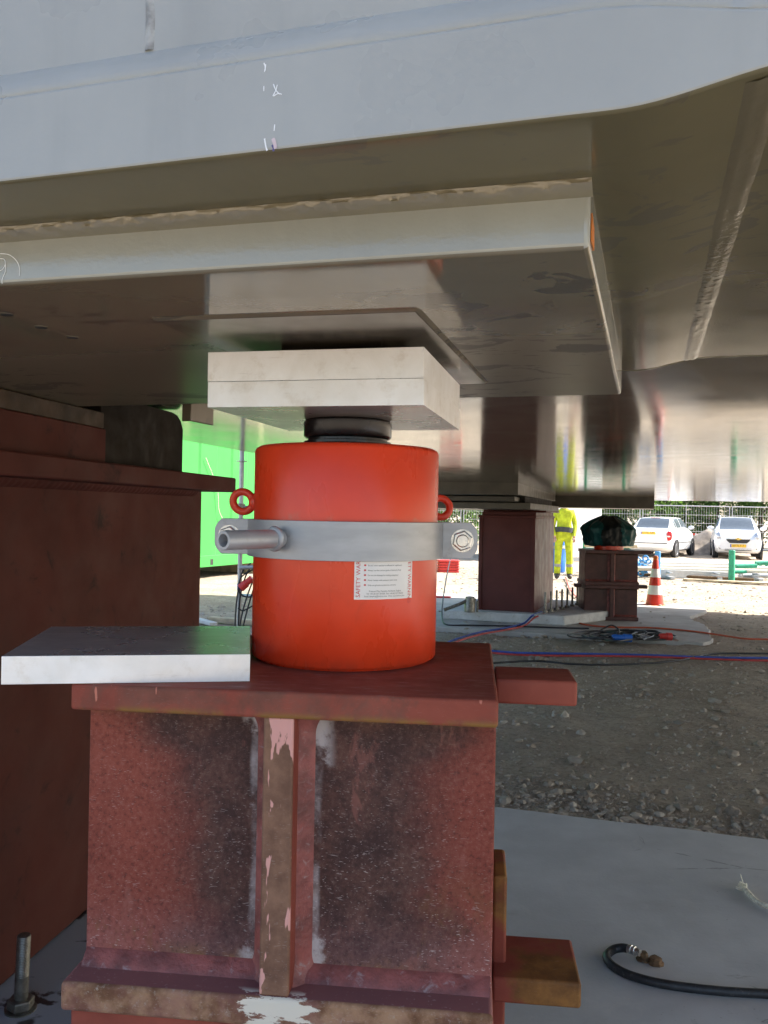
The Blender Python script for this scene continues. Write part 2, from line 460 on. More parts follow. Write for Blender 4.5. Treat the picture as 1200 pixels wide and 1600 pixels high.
rmix = n.math('FRACT', n.math('ADD', geo.outputs['Random Per Island'], oinf.outputs['Random']))
rc = n.ramp(rmix, [(0.0, (0.29, 0.24, 0.185)), (0.5, (0.40, 0.34, 0.265)), (0.85, (0.47, 0.41, 0.33)), (1.0, (0.50, 0.45, 0.38))])
n.P('Base Color', n.mix(n.step(n.noise(35, detail=5), 0.3, 0.7), rc, n.mix(0.3, rc, (0.2, 0.16, 0.13))))
n.P('Roughness', 0.9)
n.bump(n.noise(90, detail=4), 0.5, 0.006)
MAT['stone'] = n.m
n = NT('smooth_concrete')
f = n.noise(2.6, detail=7, rough=0.62)
col = n.mix(n.step(f, 0.32, 0.7), (0.48, 0.475, 0.465), (0.58, 0.575, 0.565))
pit = n.math('MULTIPLY', n.step(n.vor(16, n.map((1, 1.7, 1))), 0.05, 0.03), n.step(n.noise(2.1, detail=1), 0.5, 0.6))
col = n.mix(n.math('MULTIPLY', pit, 0.8), col, (0.05, 0.05, 0.05))
col = n.mix(n.math('MULTIPLY', n.step(n.noise(1.1, n.map((1, 2.5, 1)), detail=5), 0.55, 0.72), 0.45), col, (0.33, 0.285, 0.235))
col = n.mix(n.math('MULTIPLY', n.step(n.noise(5.0, detail=8, rough=0.72, dist=1.0), 0.57, 0.66), 0.35), col, (0.62, 0.60, 0.56))
crk = n.vor(1.6, n.map((1, 1, 1), loc=(0.4, 0.9, 0)), feature='DISTANCE_TO_EDGE')
wob_ = n.noise(11, detail=5)
crk = n.math('ADD', crk, n.math('MULTIPLY_ADD', wob_, 0.05, -0.025))
crk = n.math('MULTIPLY', n.step(n.math('ABSOLUTE', crk), 0.0045, 0.0012), n.step(n.noise(0.9, detail=1), 0.52, 0.60))
col = n.mix(n.math('MULTIPLY', crk, 0.55), col, (0.12, 0.11, 0.10))
scf = n.math('MULTIPLY', n.step(n.noise(14, n.map((0.4, 1.6, 1), rot=(0, 0, 0.6)), detail=7, rough=0.75), 0.60, 0.70), n.step(n.noise(1.9, detail=2), 0.46, 0.58))
col = n.mix(n.math('MULTIPLY', scf, 0.45), col, (0.22, 0.20, 0.18))
spk = n.step(n.vor(45, None), 0.10, 0.05)
col = n.mix(n.math('MULTIPLY', n.math('MULTIPLY', spk, n.step(n.noise(3, detail=2), 0.45, 0.6)), 0.5), col, (0.20, 0.17, 0.14))
n.P('Base Color', col)
n.P('Roughness', n.ramp(n.noise(9, detail=4), [(0.3, 0.55), (0.7, 0.78)]))
b1 = n.bump(n.noise(70, detail=4), 0.22, 0.004)
n.bump(pit, -0.5, 0.004, prev=b1)
MAT['concrete'] = n.m
n = NT('dusty_concrete')
f = n.noise(3.5, detail=8, rough=0.65)
col = n.mix(n.step(f, 0.32, 0.7), (0.42, 0.39, 0.35), (0.53, 0.50, 0.46))
n.P('Base Color', n.mix(n.math('MULTIPLY', n.step(n.noise(1.2, detail=6, dist=0.6), 0.5, 0.68), 0.5), col, (0.27, 0.23, 0.19)))
n.P('Roughness', 0.85)
n.bump(n.noise(40, detail=6), 0.3, 0.006)
MAT['concrete_far'] = n.m
n = NT('wet_grout')
wet = n.step(n.noise(7.0, detail=5, dist=0.8), 0.55, 0.60)
n.P('Base Color', n.mix(wet, (0.33, 0.34, 0.36), (0.045, 0.035, 0.035)))
n.P('Roughness', n.ramp(wet, [(0, 0.75), (1, 0.3)]))
n.bump(n.noise(30, detail=4), 0.2, 0.004)
MAT['grout'] = n.m
MAT['grout_white'] = plain('pale_grout', (0.60, 0.59, 0.56), 0.9, var=0.1, scale=9, bump=0.4, bscale=40, dirt=(0.42, 0.38, 0.33))

# ---- site things
MAT['black_rubber'] = plain('black_rubber', (0.022, 0.023, 0.026), 0.5, var=0.3, scale=30, dirt=(0.10, 0.095, 0.09))
MAT['red_hose'] = plain('red_hose', (0.48, 0.055, 0.05), 0.5)
MAT['orange_hose'] = plain('orange_red_hose', (0.50, 0.09, 0.03), 0.5)
MAT['blue_hose'] = plain('blue_hose', (0.045, 0.10, 0.42), 0.5)
MAT['blue_plastic'] = plain('blue_plastic', (0.02, 0.14, 0.55), 0.4, var=0.1)
MAT['red_plastic'] = plain('red_plastic', (0.62, 0.04, 0.035), 0.42, var=0.12, dirt=(0.45, 0.12, 0.08))
MAT['green_paint'] = plain('green_site_paint', (0.02, 0.30, 0.17), 0.45, var=0.2, dirt=(0.12, 0.26, 0.18))
MAT['blue_paint'] = plain('blue_site_paint', (0.05, 0.24, 0.50), 0.45, var=0.2)
MAT['galv'] = plain('galvanised_steel', (0.46, 0.47, 0.48), 0.45, metal=0.6, var=0.12, scale=25)
MAT['pipe_beige'] = plain('beige_pipe', (0.58, 0.52, 0.42), 0.5, var=0.08, dirt=(0.4, 0.33, 0.25))
MAT['pipe_grey'] = plain('grey_profile', (0.50, 0.50, 0.48), 0.45, metal=0.2, var=0.08)
MAT['container'] = plain('bright_green_container_paint', (0.040, 0.25, 0.050), 0.6, var=0.06, scale=1.2, spec=0.3)
MAT['cabin'] = plain('white_cabin_panel', (0.80, 0.80, 0.78), 0.5, var=0.03, scale=1)
MAT['timber'] = plain('pale_timber', (0.50, 0.40, 0.26), 0.8, var=0.25, scale=6, dirt=(0.35, 0.28, 0.2))
MAT['tarp'] = plain('dark_teal_plastic_sheet', (0.008, 0.070, 0.072), 0.42, var=0.35, scale=6, spec=0.35)
MAT['tarp_black'] = plain('black_plastic_sheet', (0.006, 0.010, 0.011), 0.45, var=0.4, scale=6, spec=0.3)
MAT['cone_red'] = plain('red_cone_sheeting', (0.66, 0.045, 0.025), 0.42, var=0.08)
MAT['cone_white'] = plain('white_reflective_sheeting', (0.78, 0.78, 0.76), 0.4, var=0.05)
MAT['cone_orange'] = plain('orange_cone_rubber', (0.72, 0.17, 0.02), 0.55, var=0.1)
MAT['hivis'] = plain('yellow_hi_vis_cloth', (0.50, 0.58, 0.025), 0.8, var=0.25, scale=9, bump=1.0, bscale=14)
MAT['reflective'] = plain('grey_reflective_tape', (0.30, 0.30, 0.31), 0.5)
MAT['boot'] = plain('dark_boot_leather', (0.05, 0.042, 0.036), 0.6)
MAT['belt'] = plain('charcoal_belt_cloth', (0.045, 0.048, 0.055), 0.7)
MAT['skin'] = plain('skin', (0.55, 0.33, 0.24), 0.55, var=0.05)
MAT['helmet'] = plain('white_helmet', (0.78, 0.78, 0.76), 0.3, var=0.03)
MAT['car_white'] = plain('white_car_paint', (0.80, 0.80, 0.80), 0.22, var=0.02, coat=0.6)
MAT['car_glass'] = plain('tinted_car_glass', (0.10, 0.12, 0.14), 0.06, var=0.05, spec=0.9)
MAT['car_black'] = plain('black_car_trim', (0.02, 0.02, 0.022), 0.5)
MAT['tyre'] = plain('tyre_rubber', (0.025, 0.025, 0.026), 0.85)
MAT['rim'] = plain('silver_wheel', (0.5, 0.5, 0.52), 0.35, metal=0.8)
MAT['lamp_clear'] = plain('clear_headlamp', (0.55, 0.57, 0.60), 0.1, metal=0.4)
MAT['lamp_red'] = plain('red_tail_lamp', (0.55, 0.02, 0.02), 0.15)
MAT['plate_yellow'] = plain('yellow_number_plate', (0.80, 0.48, 0.03), 0.4, var=0.03)
MAT['chrome'] = plain('chrome', (0.8, 0.8, 0.8), 0.1, metal=1.0, var=0.02)
MAT['gold'] = plain('gold_badge', (0.7, 0.5, 0.15), 0.25, metal=0.8)
MAT['rope'] = plain('frayed_rope', (0.80, 0.74, 0.58), 0.9, var=0.25, scale=80)
MAT['sand'] = plain('heaped_soil', (0.30, 0.25, 0.20), 0.95, var=0.35, scale=3, bump=1.0, bscale=9)
MAT['bark'] = plain('bark', (0.09, 0.065, 0.045), 0.9, var=0.4, scale=10, bump=0.8, bscale=25)
n = NT('foliage')
oi = n.t.nodes.new('ShaderNodeNewGeometry')
lc = n.ramp(oi.outputs['Random Per Island'], [(0.0, (0.025, 0.065, 0.012)), (0.5, (0.055, 0.13, 0.02)), (1.0, (0.12, 0.22, 0.04))])
n.P('Base Color', lc)
n.P('Roughness', 0.55)
tr = n.t.nodes.new('ShaderNodeBsdfTranslucent')
n.set(tr.inputs['Color'], n.mix(0.5, lc, (0.16, 0.30, 0.03)))
ms = n.t.nodes.new('ShaderNodeMixShader')
ms.inputs[0].default_value = 0.35
n.t.links.new(n.b.outputs[0], ms.inputs[1])
n.t.links.new(tr.outputs[0], ms.inputs[2])
n.t.links.new(ms.outputs[0], n.out.inputs[0])
MAT['leaf'] = n.m

# ------------------------------------------------------------------ object helpers
C = scene.collection
def obj(name, bm, mat, parent=None, bevel=0.0, seg=2, smooth=35, loc=None, rotz=None, mats=None):
    me = bpy.data.meshes.new(name)
    if isinstance(bm, bpy.types.Mesh):
        me = bm
    else:
        bmesh.ops.recalc_face_normals(bm, faces=bm.faces)
        bm.to_mesh(me)
        bm.free()
    if len(me.materials) == 0:
        for k in (mats or [mat]):
            me.materials.append(MAT[k])
    if smooth:
        me.shade_smooth()
        me.set_sharp_from_angle(angle=R(smooth))
    o = bpy.data.objects.new(name, me)
    C.objects.link(o)
    if parent is not None:
        o.parent = parent
    if loc is not None:
        o.location = loc
    if rotz is not None:
        o.rotation_euler = (0, 0, rotz)
    if bevel:
        b = o.modifiers.new('bevel', 'BEVEL')
        b.width = bevel
        b.segments = seg
        b.limit_method = 'ANGLE'
        b.angle_limit = R(40)
        b.harden_normals = False
    return o
def tag(o, label, cat, group=None):
    o['label'] = label
    o['category'] = cat
    if group:
        o['group'] = group
    return o
def thing(name, label, cat, loc=(0, 0, 0), rotz=0.0, group=None):
    o = bpy.data.objects.new(name, None)
    o.empty_display_size = 0.1
    C.objects.link(o)
    o.location = loc
    o.rotation_euler = (0, 0, rotz)
    return tag(o, label, cat, group)
def structure(o):
    o['kind'] = 'structure'
    return o
def copy_tree(o, parent=None):
    c = o.copy()
    C.objects.link(c)
    c.parent = parent
    for ch in [k for k in bpy.data.objects if k.parent == o]:
        copy_tree(ch, c)
    return c

def B():
    return bmesh.new()
def box(bm, x0, x1, y0, y1, z0, z1):
    v = [bm.verts.new((x, y, z)) for z in (z0, z1) for y in (y0, y1) for x in (x0, x1)]
    for f in ((0, 2, 3, 1), (4, 5, 7, 6), (0, 1, 5, 4), (2, 6, 7, 3), (0, 4, 6, 2), (1, 3, 7, 5)):
        bm.faces.new([v[i] for i in f])
    return bm
def extr(bm, poly, vec):
    vec = Vector(vec)
    a = [bm.verts.new(p) for p in poly]
    b = [bm.verts.new(Vector(p) + vec) for p in poly]
    bm.faces.new(a)
    bm.faces.new(b[::-1])
    k = len(poly)
    for i in range(k):
        bm.faces.new((a[i], a[(i + 1) % k], b[(i + 1) % k], b[i]))
    return bm
def prism(bm, pts, z0, z1):
    return extr(bm, [(x, y, z0) for x, y in pts], (0, 0, z1 - z0))
def frame_of(d):
    d = d.normalized()
    up = Vector((0, 0, 1)) if abs(d.z) < 0.9 else Vector((1, 0, 0))
    a = d.cross(up).normalized()
    return a, d.cross(a).normalized()
def tube(bm, path, r, seg=8, caps=True):
    path = [Vector(p) for p in path]
    rings = []
    a = None
    for i, p in enumerate(path):
        d = (path[min(i + 1, len(path) - 1)] - path[max(i - 1, 0)]).normalized()
        if a is None:
            a, b = frame_of(d)
        else:
            a = (a - d * a.dot(d)).normalized()
            b = d.cross(a).normalized()
        rr = r[i] if isinstance(r, (list, tuple)) else r
        rings.append([bm.verts.new(p + (a * math.cos(t) + b * math.sin(t)) * rr) for t in (2 * math.pi * k / seg for k in range(seg))])
    for q, w in zip(rings, rings[1:]):
        for k in range(seg):
            bm.faces.new((q[k], q[(k + 1) % seg], w[(k + 1) % seg], w[k]))
    if caps:
        bm.faces.new(rings[0][::-1])
        bm.faces.new(rings[-1])
    return bm
def lathe(bm, prof, seg=32, M=None, caps=True):
    M = M or Matrix.Identity(4)
    rings = []
    for r, z in prof:
        if r < 1e-6:
            rings.append([bm.verts.new(M @ Vector((0, 0, z)))])
        else:
            rings.append([bm.verts.new(M @ Vector((r * math.cos(2 * math.pi * k / seg), r * math.sin(2 * math.pi * k / seg), z))) for k in range(seg)])
    for q, w in zip(rings, rings[1:]):
        for k in range(seg):
            k2 = (k + 1) % seg
            if len(q) == 1 and len(w) == 1:
                continue
            if len(q) == 1:
                bm.faces.new((q[0], w[k2], w[k]))
            elif len(w) == 1:
                bm.faces.new((q[k], q[k2], w[0]))
            else:
                bm.faces.new((q[k], q[k2], w[k2], w[k]))
    if caps:
        if len(rings[0]) > 1:
            bm.faces.new(rings[0][::-1])
        if len(rings[-1]) > 1:
            bm.faces.new(rings[-1])
    return bm
def torus(bm, Rm, r, M, seg=36, rs=14):
    rings = []
    for i in range(seg):
        t = 2 * math.pi * i / seg
        rings.append([bm.verts.new(M @ Vector(((Rm + r * math.cos(q)) * math.cos(t), (Rm + r * math.cos(q)) * math.sin(t), r * math.sin(q)))) for q in (2 * math.pi * k / rs for k in range(rs))])
    for i in range(seg):
        q, w = rings[i], rings[(i + 1) % seg]
        for k in range(rs):
            bm.faces.new((q[k], q[(k + 1) % rs], w[(k + 1) % rs], w[k]))
    return bm
def axis_matrix(origin, direction):
    return Matrix.Translation(origin) @ Vector(direction).to_track_quat('Z', 'Y').to_matrix().to_4x4()
def smooth_path(pts, k=8):
    pts = [Vector(p) for p in pts]
    out = []
    for i in range(len(pts) - 1):
        p0, p1, p2, p3 = pts[max(i - 1, 0)], pts[i], pts[i + 1], pts[min(i + 2, len(pts) - 1)]
        for j in range(k):
            t = j / k
            out.append(0.5 * ((2 * p1) + (p2 - p0) * t + (2 * p0 - 5 * p1 + 4 * p2 - p3) * t * t + (3 * p1 - p0 - 3 * p2 + p3) * t ** 3))
    out.append(pts[-1])
    return out
def grid(bm, f, nu, nv, close_v=False):
    vs_ = [[bm.verts.new(f(i, j)) for j in range(nv)] for i in range(nu)]
    for i in range(nu - 1):
        for j in range(nv if close_v else nv - 1):
            bm.faces.new((vs_[i][j], vs_[i + 1][j], vs_[i + 1][(j + 1) % nv], vs_[i][(j + 1) % nv]))
    return vs_
def text_mesh(s, size, align='LEFT'):
    cu = bpy.data.curves.new('t', 'FONT')
    cu.body = s
    cu.size = size
    cu.align_x = align
    cu.resolution_u = 2
    to = bpy.data.objects.new('t', cu)
    C.objects.link(to)
    dg = bpy.context.evaluated_depsgraph_get()
    me = bpy.data.meshes.new_from_object(to.evaluated_get(dg))
    bpy.data.objects.remove(to)
    return me
def add_text(bm, s, size, f, align='LEFT'):
    """letters as a flat mesh placed by f(x, y)"""
    me = text_mesh(s, size, align)
    vv = [bm.verts.new(f(v.co.x, v.co.y)) for v in me.vertices]
    for p in me.polygons:
        try:
            bm.faces.new([vv[i] for i in p.vertices])
        except ValueError:
            pass
    bpy.data.meshes.remove(me)
def fbm(x, y, z=0.0):
    return noise.noise((x, y, z)) + 0.5 * noise.noise((x * 2.1, y * 2.1, z + 3)) + 0.25 * noise.noise((x * 4.3, y * 4.3, z + 7))

# ------------------------------------------------------------------ the bridge's own directions
BPSI = R(17.1)
BO = Vector((0.1835, 0.851, H))
BC, BS = math.cos(BPSI), math.sin(BPSI)
def loc_b(X, Y):
    return ((X - BO.x) * BC - (Y - BO.y) * BS, (X - BO.x) * BS + (Y - BO.y) * BC)
def wor_b(a, b, z=0.0):
    return Vector((BO.x + a * BC + b * BS, BO.y - a * BS + b * BC, z))

# ------------------------------------------------------------------ ground, slabs
SLAB_NEAR = 3.28      # far edge of the near slab, in the bridge's depth direction
def slab_inside(X, Y):
    a, b = loc_b(X, Y)
    if b < SLAB_NEAR - 0.03 and b > -1.5 and -3.4 < a < 6:
        return True
    if 9.4 < b < 14.0 and -4.0 < a < 0.45:
        return True
    return False
def axis_steps(lo, hi, fine, far):
    c = list(np.arange(lo, hi, fine))
    s, v = fine, hi
    out = c[:]
    while v < far:
        out.append(v)
        s *= 1.35
        v += s
    out.append(far)
    s, v = fine * 1.35, lo
    neg = []
    while v > -far:
        v -= s
        s *= 1.35
        neg.append(max(v, -far))
    return sorted(set(neg + out))
xs = axis_steps(-4.5, 9.0, 0.075, 600)
ys = axis_steps(3.0, 20.0, 0.075, 600)
def ground_z(X, Y):
    if slab_inside(X, Y):
        return -0.09
    d = math.hypot(X, Y)
    amp = 0.028 if d < 25 else 0.05
    return -0.028 + amp * (fbm(X * 0.8, Y * 0.8) * 0.6 + 0.35 * noise.noise((X * 5, Y * 5, 1.0)))
verts = [(x, y, ground_z(x, y)) for y in ys for x in xs]
nx, ny = len(xs), len(ys)
faces = [(j * nx + i, j * nx + i + 1, (j + 1) * nx + i + 1, (j + 1) * nx + i) for j in range(ny - 1) for i in range(nx - 1)]
gm = bpy.data.meshes.new('ground')
gm.from_pydata(verts, [], faces)
ground = structure(obj('ground', gm, 'dirt', smooth=60))

bm = B()
pts = []
for t in np.linspace(-3.4, 6.0, 60):
    pts.append(wor_b(t, SLAB_NEAR + 0.012 * noise.noise((t * 3, 0, 0)) + 0.006 * noise.noise((t * 14, 0, 0))))
pts += [wor_b(6.0, -1.5), wor_b(-3.4, -1.5)]
prism(bm, [(p.x, p.y) for p in pts], -0.16, 0.0)
structure(obj('concrete_slab', bm, 'concrete', bevel=0.006, smooth=30))
bm = B()
pts = []
for t in np.linspace(-4.05, 0.7, 30):
    pts.append(wor_b(t, 9.45 + 0.05 * noise.noise((t * 1.5, 4, 0))))
for t in np.linspace(9.6, 13.7, 140):
    pts.append(wor_b(0.80 + 0.22 * noise.noise((t * 0.8, 9, 0)) + 0.07 * noise.noise((t * 4.3, 9, 0)) + 0.035 * noise.noise((t * 13, 9, 0)), t))
pts += [wor_b(-4.05, 13.9)]
prism(bm, [(p.x, p.y) for p in pts], -0.16, 0.012)
structure(obj('concrete_slab', bm, 'concrete_far', bevel=0.006, smooth=30))

# loose stones: the big ones one by one, the small ones as gravel
ico = bmesh.new()
bmesh.ops.create_icosphere(ico, subdivisions=1, radius=1.0)
iv = np.array([v.co[:] for v in ico.verts])
ifc = [[v.index for v in f.verts] for f in ico.faces]
ico.free()
rs = np.random.RandomState(4)
V, F, k = [], [], 0
count = 0
while count < 26000:
    u = rs.rand()
    if u < 0.16:
        a, b = rs.uniform(-0.8, 3.2), SLAB_NEAR + abs(rs.normal(0, 0.30)) - 0.03
    elif u < 0.72:
        a, b = rs.uniform(-2.6, 3.4), rs.uniform(SLAB_NEAR, 9.5)
    else:
        a, b = rs.uniform(-6.5, 6), rs.uniform(9.3, 22)
    p = wor_b(a, b)
    far = b > 9.3
    size = float(np.clip(rs.lognormal(-5.0 if not far else -4.4, 0.62), 0.003, 0.042 if not far else 0.045))
    if slab_inside(p.x, p.y):
        if rs.rand() > 0.10:
            continue
        zz = 0.0 if b < 5 else 0.012
    else:
        zz = max(ground_z(p.x, p.y), -0.06)
    if u > 0.16 and fbm(p.x * 1.1, p.y * 1.1, 5) < rs.uniform(-0.6, 0.25):
        continue
    sc = size * rs.uniform(0.6, 1.3, 3) * np.array([1, 1, 0.6])
    ang = rs.uniform(0, 6.28)
    q = iv * rs.uniform(0.6, 1.3, (12, 1)) * sc
    c, s = math.cos(ang), math.sin(ang)
    q = np.stack([q[:, 0] * c - q[:, 1] * s + p.x, q[:, 0] * s + q[:, 1] * c + p.y, q[:, 2] + zz + sc[2] * 0.12], 1)
    V.append(q)
    F += [[i + k for i in f] for f in ifc]
    k += 12
    count += 1
me = bpy.data.meshes.new('gravel')
me.from_pydata(np.concatenate(V).tolist(), [], F)
gravel = obj('gravel', me, 'stone', smooth=0)
gravel['kind'] = 'stuff'
gravel['label'] = 'small grey brown stone chips scattered over the dirt under the bridge'
gravel['category'] = 'gravel'
def stone_mesh(seed):
    bm = B()
    bmesh.ops.create_icosphere(bm, subdivisions=2, radius=1.0)
    for v in bm.verts:
        d = v.co.copy()
        f = 1 + 0.42 * noise.noise(d * 1.3 + Vector((seed * 7, 0, 0))) + 0.16 * noise.noise(d * 3.5 + Vector((0, seed * 5, 0)))
        v.co = Vector((d.x * f, d.y * f * 0.85, d.z * f * 0.62))
    m = bpy.data.meshes.new('stone')
    bm.to_mesh(m)
    bm.free()
    m.materials.append(MAT['stone'])
    return m
stones = [stone_mesh(i) for i in range(7)]
spots = [(1144, 1265, 17), (1008, 1282 - 40, 9), (870, 1240, 12), (858, 1228, 10), (838, 1240, 9), (826, 1250, 8), (916, 1243, 12), (940, 1262, 9),
         (948, 1268, 8), (1030, 1272, 10), (1048, 1262, 8), (1122, 1264, 9), (1132, 1254, 8), (908, 1145, 10), (984, 1168, 7), (918, 1213, 9),
         (1078, 1226, 8), (1065, 1280, 7), (1018, 1243, 7), (940, 1034, 8), (950, 1036, 6), (1003, 1032, 7), (841, 1029, 8), (868, 1000 + 12, 8),
         (1185, 1250, 8), (1192, 1275, 9), (1170, 1284, 8), (998, 1086, 7), (1122, 1160, 8), (1136, 1168, 7), (908, 1088, 7), (1082, 1055, 8),
         (1054, 1066, 8), (1148, 1068, 7), (822, 1218, 7), (806, 1244, 7), (792, 1238, 7), (860, 1135, 6), (990, 1120, 6), (1085, 1286, 8), (1150, 1290, 8)]
for i, (px, py, rp) in enumerate(spots):
    p = gnd(px, py, -0.02)
    r_ = rp / FOCAL * p.y * 0.85
    o = bpy.data.objects.new('stone', stones[i % 7])
    C.objects.link(o)
    o.parent = ground
    o.location = (p.x, p.y, max(ground_z(p.x, p.y), -0.04) + r_ * 0.12)
    o.scale = (r_, r_, r_)
    o.rotation_euler = (rnd.uniform(-.3, .3), rnd.uniform(-.3, .3), rnd.uniform(0, 6.28))

# ------------------------------------------------------------------ the steel bridge
bridge = thing('steel_bridge', 'glossy grey painted steel bridge deck spanning overhead with its welded jacking pad', 'bridge', BO, -BPSI)
A0, A1 = -2.42, 4.8
def sm(t):
    t = min(1, max(0, t))
    return t * t * (3 - 2 * t)
def fl_bot(a):
    return 0.396 + 0.029 * sm((a - 0.035) / 0.19)
def fl_top(a):
    return 0.503 - 0.027 * sm((a - 0.01) / 0.20)
stations = [A0, -1.5, -1.0, -0.5, -0.2, -0.05] + list(np.linspace(0.0, 0.26, 18)) + [0.5, 1, 2, A1]
bm = B()
def sect(i, j):
    a = stations[i]
    b, t = [(0, 0), (1.55, 0), (1.55, 1), (0, 1)][j]
    return (a, b, fl_top(a) if t else fl_bot(a))
g = grid(bm, sect, len(stations), 4, close_v=True)
bm.faces.new(g[0])
bm.faces.new(g[-1][::-1])
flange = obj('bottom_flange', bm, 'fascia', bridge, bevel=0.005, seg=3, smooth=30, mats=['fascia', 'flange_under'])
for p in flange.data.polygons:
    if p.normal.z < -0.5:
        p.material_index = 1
dense = [A0 + (0.9 - A0) * i / 400 for i in range(401)] + [2, A1]
bm = B()
stations_b = dense
def band2(i, j):
    a = stations_b[i]
    w = 0.0014 * noise.noise((a * 9, j * 1.3, 0)) + 0.0012 * noise.noise((a * 45, j * 2.3, 5))
    z0 = fl_top(a)
    prof = [(0.006, z0 - 0.004), (0.0025 + w, z0 + 0.002 + 2.0 * w), (0.004 + w, z0 + 0.010), (0.012 + w, z0 + 0.028), (0.036, 0.551)]
    return (a, prof[j][0], prof[j][1])
grid(bm, band2, len(stations_b), 5)
obj('weld_bead', bm, 'fascia', bridge, smooth=60)
bm = B()
box(bm, A0, A1, 0.033, 0.053, 0.53, 2.9)
obj('web', bm, 'fascia', bridge)
bm = B()
def seam(i, j):
    z = 0.55 + i * 0.02
    return (-0.508 + (j - 2) * 0.0035 + 0.002 * noise.noise((z * 20, 0, 0)), 0.0335 - 0.0035 * (1 - ((j - 2) / 2) ** 2) - 0.0008 * noise.noise((z * 60, j, 0)), z)
grid(bm, seam, 60, 5)
obj('weld_seam', bm, 'fascia', bridge, smooth=60, mats=['seam'])
# sloping bottom plate that runs on to the far side
BF = 14.0
bm = B()
na, nb = 60, 90
def soff(i, j):
    a = A0 + (A1 - A0) * i / (na - 1)
    t = (j / (nb - 1)) ** 1.7
    b = 1.55 + (BF - 1.55) * t
    return (a, b, 0.402 - 0.130 * t + (fl_bot(a) - 0.396) * max(0.0, 1 - t * 9) ** 2 + 0.0012 * noise.noise((a * 1.3, b * 0.6, 2.0)))
top = grid(bm, soff, na, nb)
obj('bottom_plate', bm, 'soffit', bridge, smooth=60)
bm = B()
def lap(i, j):
    a = A0 + (3.0 - A0) * i / 300
    q = (j - 2) / 2
    w = 0.0015 * noise.noise((a * 30, j, 3)) + 0.001 * noise.noise((a * 90, j, 8))
    return (a, 1.552 + q * 0.016, fl_bot(a) + 0.0045 - 0.006 * (1 - q * q) + w)
grid(bm, lap, 301, 5)
obj('weld_bead', bm, 'weldgrey', bridge, smooth=60)
# far face, deck, end plate (these shade the ground below)
bm = B()
box(bm, A0, A1, BF - 0.02, BF, 0.2735, 2.9)
obj('far_web', bm, 'fascia', bridge)
bm = B()
box(bm, A0, A1, -0.25, BF + 0.3, 2.9, 3.25)
obj('deck', bm, 'fascia', bridge)
bm = B()
box(bm, A0 - 0.02, A0 - 0.001, 0.05, BF, 0.42, 2.9)
obj('end_plate', bm, 'fascia', bridge)
# transverse butt weld under the thickness change
bm = B()
def butt(i, j):
    b = 0.015 + i * 0.004
    q = (j - 4) / 4
    a = 0.176 + q * 0.022
    rip = 0.0008 * noise.noise((b * 60, q * 3, 0)) + 0.0014 * noise.noise((b * 14, q * 6, 7))
    hgt = (0.0028 + 0.7 * rip) * max(0, 1 - q * q) * (0.6 + 0.4 * abs(math.sin(q * 4.5)))
    return (a, b, fl_bot(a) + 0.0005 - hgt)
grid(bm, butt, 384, 9)
obj('weld_bead', bm, 'soft_weld', bridge, smooth=60)
# big jacking pad
PF = lambda a: 0.179 + (a - 0.003) * 0.0296
PAD_P = 0.3185
bm = B()
prism(bm, [(-2.3, PF(-2.3)), (0.003, PF(0.003)), (0.003, 1.46), (-2.3, 1.46)], PAD_P, 0.399)
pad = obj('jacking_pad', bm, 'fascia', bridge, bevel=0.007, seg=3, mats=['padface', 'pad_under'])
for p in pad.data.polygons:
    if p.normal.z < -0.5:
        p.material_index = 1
bm = B()
def pweld(i, j):
    a = -2.3 + 2.306 * i / 900
    q = j / 6
    ph = a * 150 + 3 * noise.noise((a * 6, 0, 0))
    rip = 0.0016 * math.sin(ph + q * 5) * noise.noise((a * 12, q, 2)) + 0.0046 * noise.noise((a * 30, q * 4.0, 0)) + 0.0026 * noise.noise((a * 75, q * 6, 4))
    leg = 0.019
    off = leg * (1 - q) + 0.006 * math.sin(math.pi * q) + rip * math.sin(math.pi * min(1, q + .05))
    return (a, PF(a) - off, 0.3958 - leg * 0.85 * q)
grid(bm, pweld, 901, 7)
obj('weld_bead', bm, 'weldgrey', pad, smooth=60)
# inner shim pad welded under it
w4 = [loc_b(*p) for p in ((-0.391, 1.4435), (0.0444, 1.3425), (0.2405, 2.074), (-0.195, 2.175))]
bm = B()
prism(bm, w4, 0.3143, PAD_P + 0.002)
shim = obj('shim_plate', bm, 'under_rough', pad, bevel=0.002)
bm = B()
per = []
for q in range(4):
    p, w = Vector(w4[q]), Vector(w4[(q + 1) % 4])
    nrm = Vector(((w - p).y, -(w - p).x)).normalized()
    for k in range(90):
        per.append((p.lerp(w, k / 90), nrm))
cen = sum((Vector(p) for p in w4), Vector((0, 0))) / 4
def sweld(i, j):
    p, nrm = per[i % len(per)]
    out = (p - cen).normalized() if i % 90 == 0 else nrm
    q = j / 4
    rip = 0.0022 * noise.noise((p.x * 60, p.y * 60, q * 3)) + 0.0012 * noise.noise((p.x * 150, p.y * 150, q * 3))
    s = 0.008 * (1 - q) + (0.0006 + 0.3 * rip) * math.sin(math.pi * q)
    if out.dot(p - cen) < 0:
        out = -out
    return (p.x + out.x * s, p.y + out.y * s, PAD_P + 0.0003 - 0.0038 * q)
grid(bm, sweld, len(per) + 1, 5)
obj('weld_bead', bm, 'under', pad, smooth=60)
